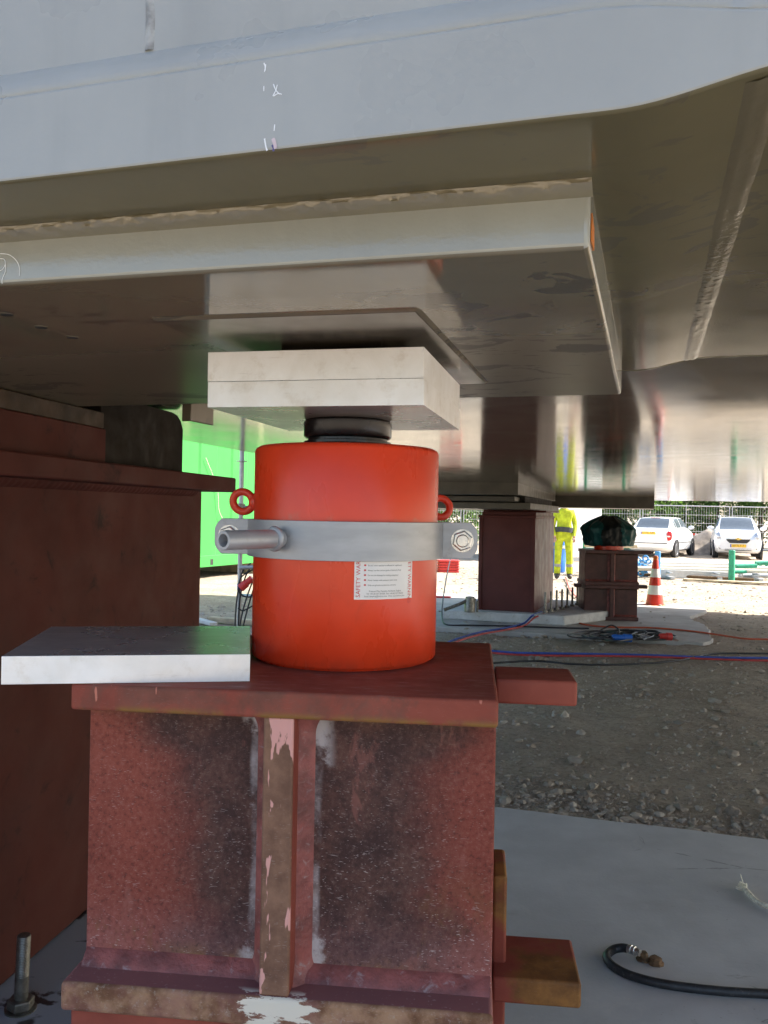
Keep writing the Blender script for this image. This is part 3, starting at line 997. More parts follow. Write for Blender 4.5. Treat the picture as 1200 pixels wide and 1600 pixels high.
# three holes in the pad on the left; dark discs paint their shade
for px, py in ((10, 491), (64, 511), (113, 527)):
    p = at(px, py, 1.0)
    s = (PAD_P) / (p.z - H)
    a, b = loc_b(p.x * s, p.y * s)
    bm = B()
    lathe(bm, [(0.0, -0.0006), (0.0100, -0.0006), (0.0104, 0.0)], 20, Matrix.Translation((a, b, PAD_P - 0.0008)), caps=False)
    obj('hole_shade_disc', bm, 'hole', pad, smooth=0)
    bm = B()
    torus(bm, 0.0108, 0.0010, Matrix.Translation((a, b, PAD_P)), 24, 8)
    obj('hole_rim', bm, 'under', pad)
# far pad beneath the far side
bm = B()
box(bm, -4.0 if A0 < -4 else A0, 0.165, BF - 1.5, BF - 0.05, 0.120, 0.30)
obj('far_pad', bm, 'bearing', bridge, bevel=0.006)
# small guide bracket at the back of the pad near the end pier
bp = [loc_b(*at(px, py, 2.95).xy) for px, py in ((288, 640), (301, 640))]
bm = B()
box(bm, bp[0][0] - 0.01, bp[1][0], bp[0][1], bp[0][1] + 0.16, 0.300, 0.3985)
obj('guide_bracket', bm, 'under', bridge, bevel=0.004)
# chalk writing, smudges and a painted orange reflection on the fascia and pad
def on_face(px, py, b_of_a, eps=0.0012):
    """pixel -> point on the bridge face given by b = b_of_a(a)"""
    d = at(px, py, 1.0) - Vector((0, 0, H))
    t = 1.0
    for _ in range(12):
        a, b = loc_b(d.x * t, d.y * t)
        t *= 1 + (b_of_a(a) - eps - b) / (b + BO.y)
    a, b = loc_b(d.x * t, d.y * t)
    return Vector((a, b, d.z * t))
def stroke(name, pts, b_of_a, wpx, mat, par):
    bm = B()
    path = smooth_path([on_face(x, y, b_of_a) for x, y in pts], 4)
    tube(bm, path, [wpx / 1340 * (0.7 + 0.5 * abs(noise.noise((i * .7, wpx, 0)))) * 1.0 for i in range(len(path))], 5)
    for v in bm.verts:
        aa = v.co.x
        v.co.y = b_of_a(aa) - 0.0006 + (v.co.y - b_of_a(aa)) * 0.12
    return obj(name, bm, mat, par)
zero = lambda a: 0.0
for pts in ([(427, 131), (431, 141), (437, 147)], [(426, 150), (431, 140), (433, 132)], [(427, 150), (434, 146), (440, 147)],
            [(412, 98), (414, 104), (413, 112)], [(415, 100), (414, 110)], [(412, 134), (412, 142)], [(429, 194), (428, 204)]):
    stroke('chalk_mark', pts, zero, 1.1, 'chalk', flange)
stroke('chalk_mark', [(413, 216), (415, 228), (417, 235)], zero, 1.6, 'chalk', flange)
stroke('paint_smudge', [(426, 216), (429, 224), (430, 232)], zero, 3.6, 'pink_mark', flange)
stroke('paint_smudge', [(425, 226), (427, 231), (427, 236)], zero, 2.2, 'violet_mark', flange)
for pts in ([(0, 396), (14, 398), (25, 407), (30, 418), (30, 431)], [(0, 404), (6, 405), (8, 412), (4, 420), (-2, 424)], [(8, 412), (8, 424), (3, 436), (3, 443)]):
    stroke('chalk_mark', pts, PF, 1.0, 'chalk', pad)
bm = B()  # thin patch painting an orange reflection on the pad's right side
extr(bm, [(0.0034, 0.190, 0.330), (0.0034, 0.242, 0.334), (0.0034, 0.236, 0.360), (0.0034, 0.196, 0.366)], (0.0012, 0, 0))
obj('orange_reflection_patch', bm, 'orange_reflection', pad)

# ------------------------------------------------------------------ packing plates
def slab_plate(name, label, FRw, yaw, w, d, z0, z1, mat_top=None, group=None):
    o = thing(name, label, 'plate', (FRw[0], FRw[1], z0), -yaw, group)
    return o
def alu_plate(label, fr, yaw, w, d, z0, z1, group=None):
    """fr: front right corner"""
    bm = B()
    box(bm, -w, 0, 0, d, 0, z1 - z0)
    o = obj('aluminium_plate', bm, 'alu', bevel=0.0007, seg=2, loc=(fr[0], fr[1], z0), rotz=-yaw, mats=['alu', 'alu_mill'])
    for p in o.data.polygons:
        if abs(p.normal.z) > 0.5:
            p.material_index = 1
    tag(o, label, 'plate', group)
    return o
PYAW = R(13)
alu_plate('lower of two pale aluminium plates sandwiched on top of the orange jack', (0.0675, 1.5305), PYAW, 0.416, 0.46, H + 0.192, H + 0.2402)
alu_plate('upper of two pale aluminium plates sandwiched beneath the bridge pad', (0.0660, 1.5295), PYAW, 0.4150, 0.4605, H + 0.2405, H + 0.2962)
STAND_P = -0.307
bm = B()
box(bm, -0.31, -0.105, 0.115, 0.35, 0, 0.0175)
tag(obj('spacer_plate', bm, 'shim_dark', loc=(0.0660, 1.5295, H + 0.2965), rotz=-PYAW), 'thin dark spacer pressed between the top aluminium plate and the bridge pad', 'plate')
alu_plate('loose aluminium plate lying on the red steel block left of the jack', (-0.234, 1.53), R(-9), 0.42, 0.376, H + STAND_P + 0.0005, H + STAND_P + 0.049)

# ------------------------------------------------------------------ hydraulic jack
JX, JY, JR = -0.08, 1.822, 0.194
JZ0, JZ1 = H + STAND_P + 0.0005, H + 0.132
jack = thing('hydraulic_jack', 'large orange red hydraulic jack with grey clamp band standing under the aluminium plates', 'jack', (JX, JY, JZ0))
jh = JZ1 - JZ0
bm = B()
lathe(bm, [(0.0, 0.0), (JR - 0.012, 0.0), (JR - 0.010, 0.006), (JR - 0.002, 0.006), (JR, 0.009), (JR, jh - 0.010), (JR - 0.003, jh - 0.004), (JR - 0.010, jh), (0.1, jh), (0.0, jh)], 128, caps=False)
body = obj('cylinder_body', bm, 'jack', jack, smooth=40)
zt = H + 0.192 - JZ0
bm = B()
lathe(bm, [(0.085, jh - 0.002), (0.085, jh + 0.006), (0.0925, jh + 0.009), (0.0925, jh + 0.014), (0.084, jh + 0.016), (0.084, jh + 0.021)], 72)
obj('ram', bm, 'ram', jack, smooth=40)
bm = B()
lathe(bm, [(0.08, jh + 0.019), (0.089, jh + 0.021), (0.093, jh + 0.026), (0.093, zt - 0.005), (0.089, zt - 0.0003), (0.0, zt - 0.0003)], 72)
obj('saddle', bm, 'ram', jack, smooth=40)
# clamp band of two halves with bolted ears
bz0, bz1 = H - 0.0945 - JZ0, H - 0.0195 - JZ0
def band_half(front):
    bm = B()
    t = 0.0115
    r0, r1 = JR + 0.0008, JR + 0.0008 + t
    sg = -1 if front else 1
    gap = 0.006
    inner, outer = [], []
    ang0 = math.asin((gap) / r0)
    for i in range(65):
        th = ang0 + (math.pi - 2 * ang0) * i / 64
        inner.append((r0 * math.cos(th), sg * r0 * math.sin(th)))
    ear = 0.083
    yy = gap + 0.0
    o_pts = []
    ang1 = math.asin((gap + t) / r1)
    for i in range(65):
        th = ang1 + (math.pi - 2 * ang1) * i / 64
        o_pts.append((r1 * math.cos(th), sg * r1 * math.sin(th)))
    poly = inner + [(-r0 - ear, sg * gap), (-r0 - ear, sg * (gap + t))] + o_pts[::-1] + [(r0 + ear, sg * (gap + t)), (r0 + ear, sg * gap)]
    # build as strips of quads so the curved faces shade well
    ip = [(r0 + ear, sg * gap)] + inner + [(-r0 - ear, sg * gap)]
    op = [(r0 + ear, sg * (gap + t))] + o_pts + [(-r0 - ear, sg * (gap + t))]
    cut = 0.012
    lo, hi = [], []
    zi = lambda k: ((bz0 + cut, bz1 - cut) if k in (0, len(ip) - 1) else (bz0, bz1))
    # extra station near each ear tip for the clipped corners
    arc = [0.0, 0.0006, 0.0024, 0.0054, 0.0096, 0.0150]
    cutz = [0.0250, 0.0200, 0.0150, 0.0100, 0.0050, 0.0]
    def ins(lst):
        return [(lst[0][0] - e, lst[0][1]) for e in arc] + lst[1:-1] + [(lst[-1][0] + e, lst[-1][1]) for e in arc[::-1]]
    ip, op = ins(ip), ins(op)
    rows = []
    for k in range(len(ip)):
        e = min(k, len(ip) - 1 - k)
        cz = cutz[e] if e < len(cutz) else 0.0
        a, b = bz0 + cz, bz1 - cz
        rows.append([bm.verts.new((ip[k][0], ip[k][1], a)), bm.verts.new((op[k][0], op[k][1], a)), bm.verts.new((op[k][0], op[k][1], b)), bm.verts.new((ip[k][0], ip[k][1], b))])
    for p, q in zip(rows, rows[1:]):
        for k in range(4):
            bm.faces.new((p[k], q[k], q[(k + 1) % 4], p[(k + 1) % 4]))
    bm.faces.new(rows[0][::-1])
    bm.faces.new(rows[-1])
    return bm
o1 = obj('clamp_half', band_half(True), 'clamp', jack, bevel=0.0016, smooth=40)
o2 = obj('clamp_half', band_half(False), 'clamp', jack, bevel=0.0016, smooth=40)
CLR = R(3)
o1.rotation_euler.z = -CLR
o2.rotation_euler.z = -CLR
bzm = (bz0 + bz1) / 2
for s in (1, -1):
    ex = s * (JR + 0.052)
    base = thing_bolt = None
    Mz = Matrix.Rotation(-CLR, 4, 'Z') @ Matrix.Translation((ex, -0.0176, bzm)) @ Matrix.Rotation(R(90), 4, 'X')
    bm = B()
    lathe(bm, [(0.0, -0.05), (0.0135, -0.05), (0.0135, 0.017), (0.0115, 0.0195), (0.0, 0.0195)], 28, Mz, caps=False)
    bolt = obj('clamp_bolt', bm, 'zinc', jack)
    bm = B()
    lathe(bm, [(0.0140, 0.0), (0.0240, 0.0), (0.0240, 0.003), (0.0140, 0.003)], 36, Mz)
    obj('washer', bm, 'zinc', bolt)
    bm = B()
    lathe(bm, [(0.0137, 0.003), (0.0200, 0.003), (0.0217, 0.0045), (0.0217, 0.0125), (0.0195, 0.0145), (0.0137, 0.0145)], 6, Mz @ Matrix.Rotation(R(20), 4, 'Z'))
    obj('nut', bm, 'zinc', bolt, bevel=0.0008, smooth=20)
# handle tube welded to the band
hs, he = Vector((-0.205 - JX, 1.645 - JY, bzm + 0.002)), Vector((-0.287 - JX, 1.535 - JY, bzm + 0.001))
bm = B()
Mh = axis_matrix(hs, he - hs)
L = (he - hs).length
lathe(bm, [(0.0115, -0.01), (0.0178, -0.01), (0.0178, L - 0.002), (0.0168, L), (0.0120, L), (0.0112, L - 0.003), (0.0112, L - 0.09), (0.0, L - 0.09)], 40, Mh, caps=False)
hd = obj('handle_tube', bm, 'clamp', jack, smooth=40)
bm = B()
torus(bm, 0.0185, 0.0062, axis_matrix(hs.lerp(he, 0.045), he - hs), 40, 10)
for v in bm.verts:
    v.co += Vector((noise.noise(v.co * 90), noise.noise(v.co * 90 + Vector((5, 0, 0))), noise.noise(v.co * 90 + Vector((0, 7, 0))))) * 0.0012
obj('weld_ring', bm, 'clamp', hd)
# lifting eyes
for s in (-1, 1):
    zc = (H + 0.0165 if s < 0 else H + 0.012) - JZ0
    ec = Vector((JR * s + (0.026 * s if s < 0 else 0.010), 0.0 if s < 0 else 0.075, zc))
    bm = B()
    torus(bm, 0.0215, 0.0080, Matrix.Translation(ec) @ Matrix.Rotation(R(90 - 12 * s), 4, 'X') @ Matrix.Rotation(R(8 * s), 4, 'Y'), 44, 16)
    eb = obj('lifting_eye', bm, 'jack_eye', jack, smooth=60)
    bm = B()
    lathe(bm, [(0.011, -0.012), (0.0185, -0.008), (0.0185, 0.003), (0.014, 0.008), (0.010, 0.012)], 28, axis_matrix(Vector((ec.x - s * 0.026, ec.y, zc)), (s, 0, 0)))
    obj('eye_collar', bm, 'jack_eye', eb, smooth=50)
# safety label wrapped round the cylinder
LR = JR + 0.0006
LA0 = R(7.6)
LW = 0.126
LZ1 = H - 0.074 - JZ0
LZ0 = H - 0.1675 - JZ0
def wrap(s, z, dr=0.0):
    th = LA0 + s / JR
    return Vector(((LR + dr) * math.sin(th), -(LR + dr) * math.cos(th), LZ0 + z))
bm = B()
grid(bm, lambda i, j: wrap(LW * i / 24, (LZ1 - LZ0) * j / 2), 25, 3)
lab = obj('safety_label', bm, 'paper', jack, smooth=60)
bm = B()
add_text(bm, 'SAFETY WARNING', 0.0118, lambda x, y: wrap(0.0115 - y, 0.004 + x, 0.0004))
obj('red_lettering', bm, 'ink_red', lab, smooth=0)
bm = B()
add_text(bm, 'SAFETY WARNING', 0.0118, lambda x, y: wrap(LW - 0.0115 + y, 0.090 - x, 0.0004))
obj('red_lettering', bm, 'ink_red', lab, smooth=0)
bm = B()
rows = ['Use a pressure gauge wherever possible', 'Never carry or drag equipment by the hoses', 'Ensure ram\'s capacity is sufficient for application',
        'Always use the correct grade of hydraulic fluid', 'Do not use damaged or leaking equipment', 'Never tamper with pressure relief valves', 'Only use genuine accessories and parts']
for i, s in enumerate(rows):
    zz = 0.0865 - 0.0094 * (i + 0) - 0.004
    grid(bm, lambda a, b: wrap(0.0185 + 0.004 * a, zz + 0.0003 + 0.003 * b, 0.0004), 2, 2)
obj('bullet_marks', bm, 'ink_red', lab, smooth=0)
bm = B()
for i, s in enumerate(rows):
    zz = 0.0865 - 0.0094 * i - 0.004
    add_text(bm, s, 0.0040, lambda x, y: wrap(0.0262 + x * 0.93, zz + y, 0.0004))
for i, s in enumerate(('Prospect Way, Daventry, Northants, England', 'Tel: +44 (0)1327 301000   Fax: +44 (0)1327 706555', 'Email: daventry@hi-force.com   Web: www.hi-force.com')):
    zz = 0.0145 - 0.0049 * i
    add_text(bm, s, 0.0040, lambda x, y: wrap(LW / 2 + x * 0.93, zz + y, 0.0004), 'CENTER')
obj('black_lettering', bm, 'ink_black', lab, smooth=0)

# ------------------------------------------------------------------ support blocks
def support_block(label, loc, rotz, z1, h, mats, group, bars=(), detail=True, w=0.72, d=0.635):
    o = thing('support_block', label, 'support block', (loc[0], loc[1], z1 - h), rotz, group)
    hw = w / 2
    t0, t1 = 0.046, 0.050
    rec = 0.075
    bm = B()
    box(bm, -hw, hw, 0, d, h - t0, h)
    tp = obj('top_plate', bm, mats[0], o, bevel=0.006, seg=3, mats=[mats[0], mats[4]])
    for p in tp.data.polygons:
        if p.normal.z > 0.5:
            p.material_index = 1
    bm = B()
    box(bm, -hw - 0.008, hw + 0.0, -0.003, d + 0.003, 0, t1)
    obj('bottom_plate', bm, mats[1], o, bevel=0.007, seg=3)
    bm = B()
    box(bm, -hw + 0.001, hw - 0.001, rec, d - rec, t1 - 0.001, h - t0 + 0.001)
    obj('web', bm, mats[2], o, bevel=0.004)
    for s in (0, 1):
        bm = B()
        y0, y1 = (0.005, rec) if s == 0 else (d - rec, d - 0.005)
        box(bm, -0.027, 0.025, y0, y1, t1 - 0.001, h - t0 + 0.001)
        obj('stiffener', bm, mats[3], o, bevel=0.004)
    if detail:
        # fillet welds: along the foot of the web and up both sides of the stiffener
        bm = B()
        for xa, xb in ((-hw + 0.004, -0.04), (0.04, hw - 0.004)):
            def foot(i, j):
                x = xa + (xb - xa) * i / 90
                q = j / 5
                w_ = 0.0016 * noise.noise((x * 50, q * 3, 1)) + 0.0022 * math.sin(q * math.pi * 3) * 0.5
                r_ = 0.024
                return (x, rec - r_ * (1 - q) - (0.004 + w_) * math.sin(math.pi * q) * 0.6, t1 + r_ * q)
            grid(bm, foot, 91, 6)
        for s in (-1, 1):
            xe = 0.025 if s > 0 else -0.027
            def side(i, j):
                z = t1 + (h - t0 - t1) * i / 90
                q = j / 5
                w_ = 0.0016 * noise.noise((z * 50, q * 3, s * 3)) + 0.002 * math.sin(q * math.pi * 3) * 0.5
                r_ = 0.026 + 0.02 * max(0, 1 - i / 8) ** 2 + 0.02 * max(0, (i - 82) / 8) ** 2
                return (xe + s * r_ * q, rec - r_ * (1 - q) * 0.9 - w_ * math.sin(math.pi * q), z)
            grid(bm, side, 91, 6)
        obj('weld_bead', bm, 'st_weld', o, smooth=50)
        bm = B()
        def topw(i, j):
            x = -hw + 0.01 + (2 * hw - 0.02) * i / 200
            q = j / 4
            w_ = 0.002 * noise.noise((x * 60, q * 3, 6))
            return (x, rec - 0.018 * q - w_, h - t0 - 0.016 * (1 - q) - w_)
        grid(bm, topw, 201, 5)
        obj('weld_bead', bm, 'shim_brown', o, smooth=50)
    for (x0, x1, y0, y1, z0, zz1, mt) in bars:
        bm = B()
        box(bm, x0, x1, y0, y1, z0, zz1)
        obj('side_lug', bm, mt, o, bevel=0.006, seg=3)
    return o
SROT = -R(6)
SC_ = (-0.172, 1.4483)
hU = 0.567
zU = H + STAND_P
support_block('red oxide steel block directly under the orange jack, white paint chip at its foot', SC_, SROT, zU, hU,
              ('st_edge', 'st_base', 'st_web', 'st_rib', 'st_top'), 'near stack of support blocks', w=0.736,
              bars=((0.369, 0.520, 0.205, 0.345, hU - 0.050, hU - 0.003, 'st_plain'), (-0.42, -0.361, 0.36, 0.50, 0.10, 0.17, 'st_plain')))
hL = zU - hU
support_block('red oxide steel block standing on the concrete beneath the flecked upper block', (SC_[0] + 0.005, SC_[1] + 0.012), SROT, hL - 0.0005, hL - 0.001,
              ('st_plain', 'st_plain', 'st_plain', 'st_plain', 'st_plain'), 'near stack of support blocks', w=0.736,
              bars=((0.369, 0.535, 0.205, 0.375, hL - 0.053, hL - 0.004, 'st_rusty'), (0.369, 0.396, 0.26, 0.40, hL - 0.20, hL + 0.165, 'st_rusty')))

# ------------------------------------------------------------------ end pier on the left
PPSI = R(10)
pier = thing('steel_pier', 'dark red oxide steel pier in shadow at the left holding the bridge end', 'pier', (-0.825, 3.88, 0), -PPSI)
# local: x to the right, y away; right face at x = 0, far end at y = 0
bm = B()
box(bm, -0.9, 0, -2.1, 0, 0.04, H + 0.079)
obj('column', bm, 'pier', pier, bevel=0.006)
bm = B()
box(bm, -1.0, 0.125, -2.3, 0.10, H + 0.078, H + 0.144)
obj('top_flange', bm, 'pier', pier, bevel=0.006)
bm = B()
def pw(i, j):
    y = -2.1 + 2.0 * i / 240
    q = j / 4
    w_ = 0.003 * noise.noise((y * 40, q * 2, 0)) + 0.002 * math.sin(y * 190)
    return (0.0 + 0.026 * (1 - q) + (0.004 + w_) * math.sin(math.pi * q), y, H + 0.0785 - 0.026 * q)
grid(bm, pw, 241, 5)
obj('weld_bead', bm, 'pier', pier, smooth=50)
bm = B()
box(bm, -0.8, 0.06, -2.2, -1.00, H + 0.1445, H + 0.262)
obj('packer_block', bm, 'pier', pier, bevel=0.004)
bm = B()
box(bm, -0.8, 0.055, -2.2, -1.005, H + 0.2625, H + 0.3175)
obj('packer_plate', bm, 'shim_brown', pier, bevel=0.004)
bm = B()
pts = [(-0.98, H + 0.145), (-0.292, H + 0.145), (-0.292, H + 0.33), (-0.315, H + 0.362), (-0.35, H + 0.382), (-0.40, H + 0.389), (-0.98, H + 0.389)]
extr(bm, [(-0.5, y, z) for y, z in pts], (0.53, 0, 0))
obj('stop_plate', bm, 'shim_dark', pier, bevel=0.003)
bm = B()
box(bm, -1.1, 0.30, -2.4, 0.25, 0.0005, 0.034)
obj('grout_bed', bm, 'grout', pier, bevel=0.008)
# anchor bolt by the pier
def anchor_bolt(label, p, r_, hgt, tilt, mt='gun'):
    t = thing('anchor_bolt', label, 'anchor bolt', p)
    t.rotation_euler = tilt
    bm = B()
    prof = [(0.0, 0.0), (r_, 0.0)]
    z = 0.0
    while z < hgt - 0.006:
        fine = z > hgt * 0.45
        prof += [(r_, z), (r_ * (0.90 if fine else 0.985), z + 0.0020), (r_, z + 0.0040)]
        z += 0.0045
    prof += [(r_ * 0.9, hgt), (0.0, hgt)]
    lathe(bm, prof, 20, caps=False)
    obj('stud', bm, mt, t, smooth=50)
    bm = B()
    lathe(bm, [(r_, 0.004), (r_ * 1.75, 0.004), (r_ * 1.95, 0.009), (r_ * 1.95, r_ * 1.55), (r_ * 1.7, r_ * 1.75), (r_, r_ * 1.75)], 6)
    obj('nut', bm, mt, t, bevel=0.0015, smooth=20)
    bm = B()
    lathe(bm, [(r_, 0.0), (r_ * 2.3, 0.0), (r_ * 2.3, 0.004), (r_, 0.004)], 24)
    obj('washer', bm, mt, t)
    return t
p = gnd(32, 1577, 0.034)
anchor_bolt('threaded steel anchor bolt with hexagon nut standing beside the dark left pier', (p.x, p.y, 0.0345), 0.0185, 0.205, (R(1.5), R(1.5), 0.5))

# ------------------------------------------------------------------ hose, rusty bolt and rope on the near slab
def lay(name, label, cat, pts, r_, mat, z=None, seg=8, k=8, group=None, make=True, parent=None):
    path = []
    for q in pts:
        zz = (z if z is not None else 0.0) + r_
        if len(q) == 3:
            zz += q[2]
        p = gnd(q[0], q[1], zz)
        path.append(p)
    path = smooth_path(path, k)
    bm = B()
    tube(bm, path, r_, seg)
    o = obj(name, bm, mat, parent, smooth=60)
    if parent is None and make:
        tag(o, label, cat, group)
    return o
hose = thing('hydraulic_hose', 'thick black rubber hose with metal crimp curling on the grey concrete', 'hose')
lay('hose_body', '', '', [(1330, 1560), (1200, 1553), (1120, 1548), (1040, 1538), (985, 1524), (956, 1508), (948, 1494), (958, 1484), (972, 1481, .006), (984, 1483, .012)], 0.0135, 'black_rubber', seg=14, parent=hose)
bm = B()
c0, c1 = gnd(982, 1482.5, 0.027), gnd(1000, 1489, 0.03)
tube(bm, [c0, c0.lerp(c1, .3), c0.lerp(c1, .32), c0.lerp(c1, .6), c0.lerp(c1, .62), c1], [0.0145, 0.0145, 0.013, 0.0145, 0.012, 0.011], 14)
obj('crimp_ferrule', bm, 'zinc', hose, smooth=40)
t = thing('rusty_bolt', 'clump of two rusty bolt heads set in the concrete at the hose end', 'bolt', gnd(1012, 1503, 0.0))
for i, (dx, dy, r_, hh) in enumerate(((-0.012, 0.008, 0.017, 0.028), (0.022, -0.01, 0.02, 0.02))):
    bm = B()
    lathe(bm, [(r_ * 1.3, 0.0005), (r_ * 1.2, 0.006), (r_, 0.008), (r_ * 1.02, hh * 0.8), (r_ * .8, hh), (0.0, hh)], 9, Matrix.Translation((dx, dy, 0)))
    for v in bm.verts:
        v.co += Vector((noise.noise(v.co * 60), noise.noise(v.co * 60 + Vector((4, 0, 0))), noise.noise(v.co * 70 + Vector((0, 4, 0))))) * 0.004
        v.co.z = max(v.co.z, 0.0008)
    obj('bolt_head', bm, 'rust', t, smooth=30)
bm = B()
r0 = [gnd(x, y, 0.012) for x, y in ((1290, 1460), (1240, 1430), (1200, 1416), (1182, 1408), (1170, 1396), (1163, 1388))]
tube(bm, smooth_path(r0, 6), 0.0095, 8)
for i in range(14):
    e = r0[-1] + Vector((0, 0, 0))
    q = [r0[-2].lerp(r0[-1], 0.7), e + Vector((rnd.uniform(-.015, .015), rnd.uniform(-.015, .02), rnd.uniform(-.006, .015))), e + Vector((rnd.uniform(-.03, .012), rnd.uniform(-.01, .06), rnd.uniform(-.008, .03)))]
    tube(bm, smooth_path(q, 3), 0.0024, 4)
tag(obj('rope', bm, 'rope', smooth=50), 'frayed pale rope end lying on the concrete at the right edge', 'rope')

# ------------------------------------------------------------------ far pier with bearing plates
def box_obj(name, mat, parent, x0, x1, y0, y1, z0, z1, bevel=0.004):
    bm = B()
    box(bm, x0, x1, y0, y1, z0, z1)
    return obj(name, bm, mat, parent, bevel=bevel)
pf = gnd(834, 957, 0.14)
fp = thing('steel_pier', 'red brown steel box pier standing on a pale grout bed behind the jack', 'pier', (pf.x, pf.y, 0.0125), -R(19))
fw = 87 / FOCAL * pf.y * 1.03
zt_ = H - 0.03
box_obj('column', 'pier_far', fp, -fw + 0.02, -0.02, 0.02, 1.75, 0.125, zt_ - 0.03)
for x0, x1 in ((-fw, -fw + 0.045), (-0.045, 0.0)):
    box_obj('corner_flange', 'pier_far', fp, x0, x1, 0.0, 1.78, 0.125, zt_ - 0.03)
box_obj('cap_plate', 'pier_far', fp, -fw - 0.01, 0.01, -0.02, 1.8, zt_ - 0.03, zt_ - 0.0)
box_obj('packer_plate', 'pier_far', fp, -fw + 0.03, -0.0, 0.05, 1.7, zt_ + 0.0005, zt_ + 0.05)
box_obj('packer_plate', 'pier_far', fp, -fw + 0.0, 0.10, 0.25, 1.6, zt_ + 0.0505, zt_ + 0.075)
bm = B()
pl = [(-fw - 0.42, -0.22), (0.42, -0.20), (0.9, 0.7), (0.72, 1.95), (-fw - 0.3, 1.9)]
prism(bm, pl, 0.0, 0.1245)
for v in bm.verts:
    v.co.x += 0.03 * noise.noise(v.co * 5)
obj('grout_bed', bm, 'grout_white', fp, bevel=0.015)
# bearing plates between pier and bridge
zb0 = zt_ + 0.0125 + 0.0755
brg = thing('bearing_plate_stack', 'dark grey stacked bearing plates between the far pier and the bridge', 'bearing', (pf.x, pf.y, zb0), -R(17.1))
zu = H + 0.288 - zb0
th_ = zu / 3
box_obj('sole_plate', 'bearing', brg, -1.75, 0.10, -2.3, 1.5, zu * 0.64, zu + 0.05)
box_obj('slide_plate', 'bearing', brg, -1.70, 0.02, -2.0, 1.3, zu * 0.36, zu * 0.64 - 0.012)
box_obj('rubber_pad', 'hole', brg, -1.5, 0.08, -1.6, 1.2, zu * 0.30, zu * 0.64 - 0.001)
box_obj('base_plate', 'bearing', brg, -1.65, 0.16, -1.75, 1.4, 0.0, zu * 0.31)
# studs in a row beside the far pier
for i in range(7):
    t_ = i / 6
    loc = Matrix.Translation(fp.location) @ Matrix.Rotation(-R(19), 4, 'Z') @ Vector((0.14 + 0.28 * t_, 0.05 + 1.2 * t_, 0.1255))
    bm = B()
    lathe(bm, [(0.0, 0.0), (0.033, 0.0), (0.033, 0.03), (0.015, 0.031), (0.015, 0.26), (0.012, 0.27), (0.0, 0.27)], 10, caps=False)
    names = ['nearest', 'second nearest', 'third nearest', 'middle', 'third farthest', 'second farthest', 'farthest']
    tag(obj('anchor_stud', bm, 'gun', loc=loc), names[i] + ' anchor stud in the row beside the far red brown pier', 'anchor bolt', 'studs beside the far pier')

# ------------------------------------------------------------------ far stack of blocks with the wrapped jack
fs = gnd(914, 969, 0.013)
hb = 0.472
fc = fs + Vector((0.36, 0.0, 0))
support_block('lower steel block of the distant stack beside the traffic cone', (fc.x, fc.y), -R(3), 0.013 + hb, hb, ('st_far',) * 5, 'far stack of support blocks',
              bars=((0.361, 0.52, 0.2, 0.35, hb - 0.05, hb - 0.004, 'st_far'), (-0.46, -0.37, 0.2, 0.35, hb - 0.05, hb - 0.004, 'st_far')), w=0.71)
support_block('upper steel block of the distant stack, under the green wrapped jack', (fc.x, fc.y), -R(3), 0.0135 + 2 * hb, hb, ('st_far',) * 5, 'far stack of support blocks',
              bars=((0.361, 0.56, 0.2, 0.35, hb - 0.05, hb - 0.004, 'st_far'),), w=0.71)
zj = 0.014 + 2 * hb
fj = thing('hydraulic_jack', 'orange jack on the distant stack hidden by dark green plastic', 'jack', (fc.x + 0.02, fc.y + 0.3, zj))
bm = B()
lathe(bm, [(0.0, 0.0), (0.20, 0.0), (0.20, 0.28), (0.19, 0.29), (0.09, 0.29), (0.09, 0.36), (0.0, 0.36)], 40, caps=False)
obj('cylinder_body', bm, 'jack', fj, smooth=40)
bm = B()
def tarp(i, j):
    t = i / 60
    th = 2 * math.pi * j / 150
    z = 0.055 + t * 0.40
    r_ = 0.285 + 0.04 * math.sin(t * 2.6) - 0.22 * (max(0, t - 0.55) / 0.45) ** 1.6
    c_, s_ = math.cos(th), math.sin(th)
    r_ *= 1 + 0.16 * noise.noise((c_ * 2.2, s_ * 2.2, t * 2)) + 0.10 * noise.noise((c_ * 6, s_ * 6, t * 3)) * (1 - 0.4 * t) + 0.07 * abs(noise.noise((c_ * 11, s_ * 11, t * 4))) + 0.03 * noise.noise((c_ * 24, s_ * 24, t * 7))
    return (r_ * c_ * 1.08, r_ * s_ * 0.95, z + 0.03 * noise.noise((c_ * 3, s_ * 3, t)) * (1 if t > 0.2 else 0.6))
g = grid(bm, tarp, 61, 150, close_v=True)
cv = bm.verts.new((0.0, 0, 0.465))
for j in range(150):
    bm.faces.new((g[-1][j], g[-1][(j + 1) % 150], cv))
o = obj('plastic_sheet', bm, 'tarp', smooth=170, loc=(fc.x + 0.02, fc.y + 0.28, zj), mats=['tarp', 'tarp_black'])
for p in o.data.polygons:
    c_ = p.center
    if c_.y < -0.05 and -0.17 + 0.05 * noise.noise(c_ * 8) < c_.x < 0.10 + 0.05 * noise.noise(c_ * 9):
        p.material_index = 1
tag(o, 'crumpled dark green and black plastic sheet wrapped round the distant jack', 'plastic sheet')

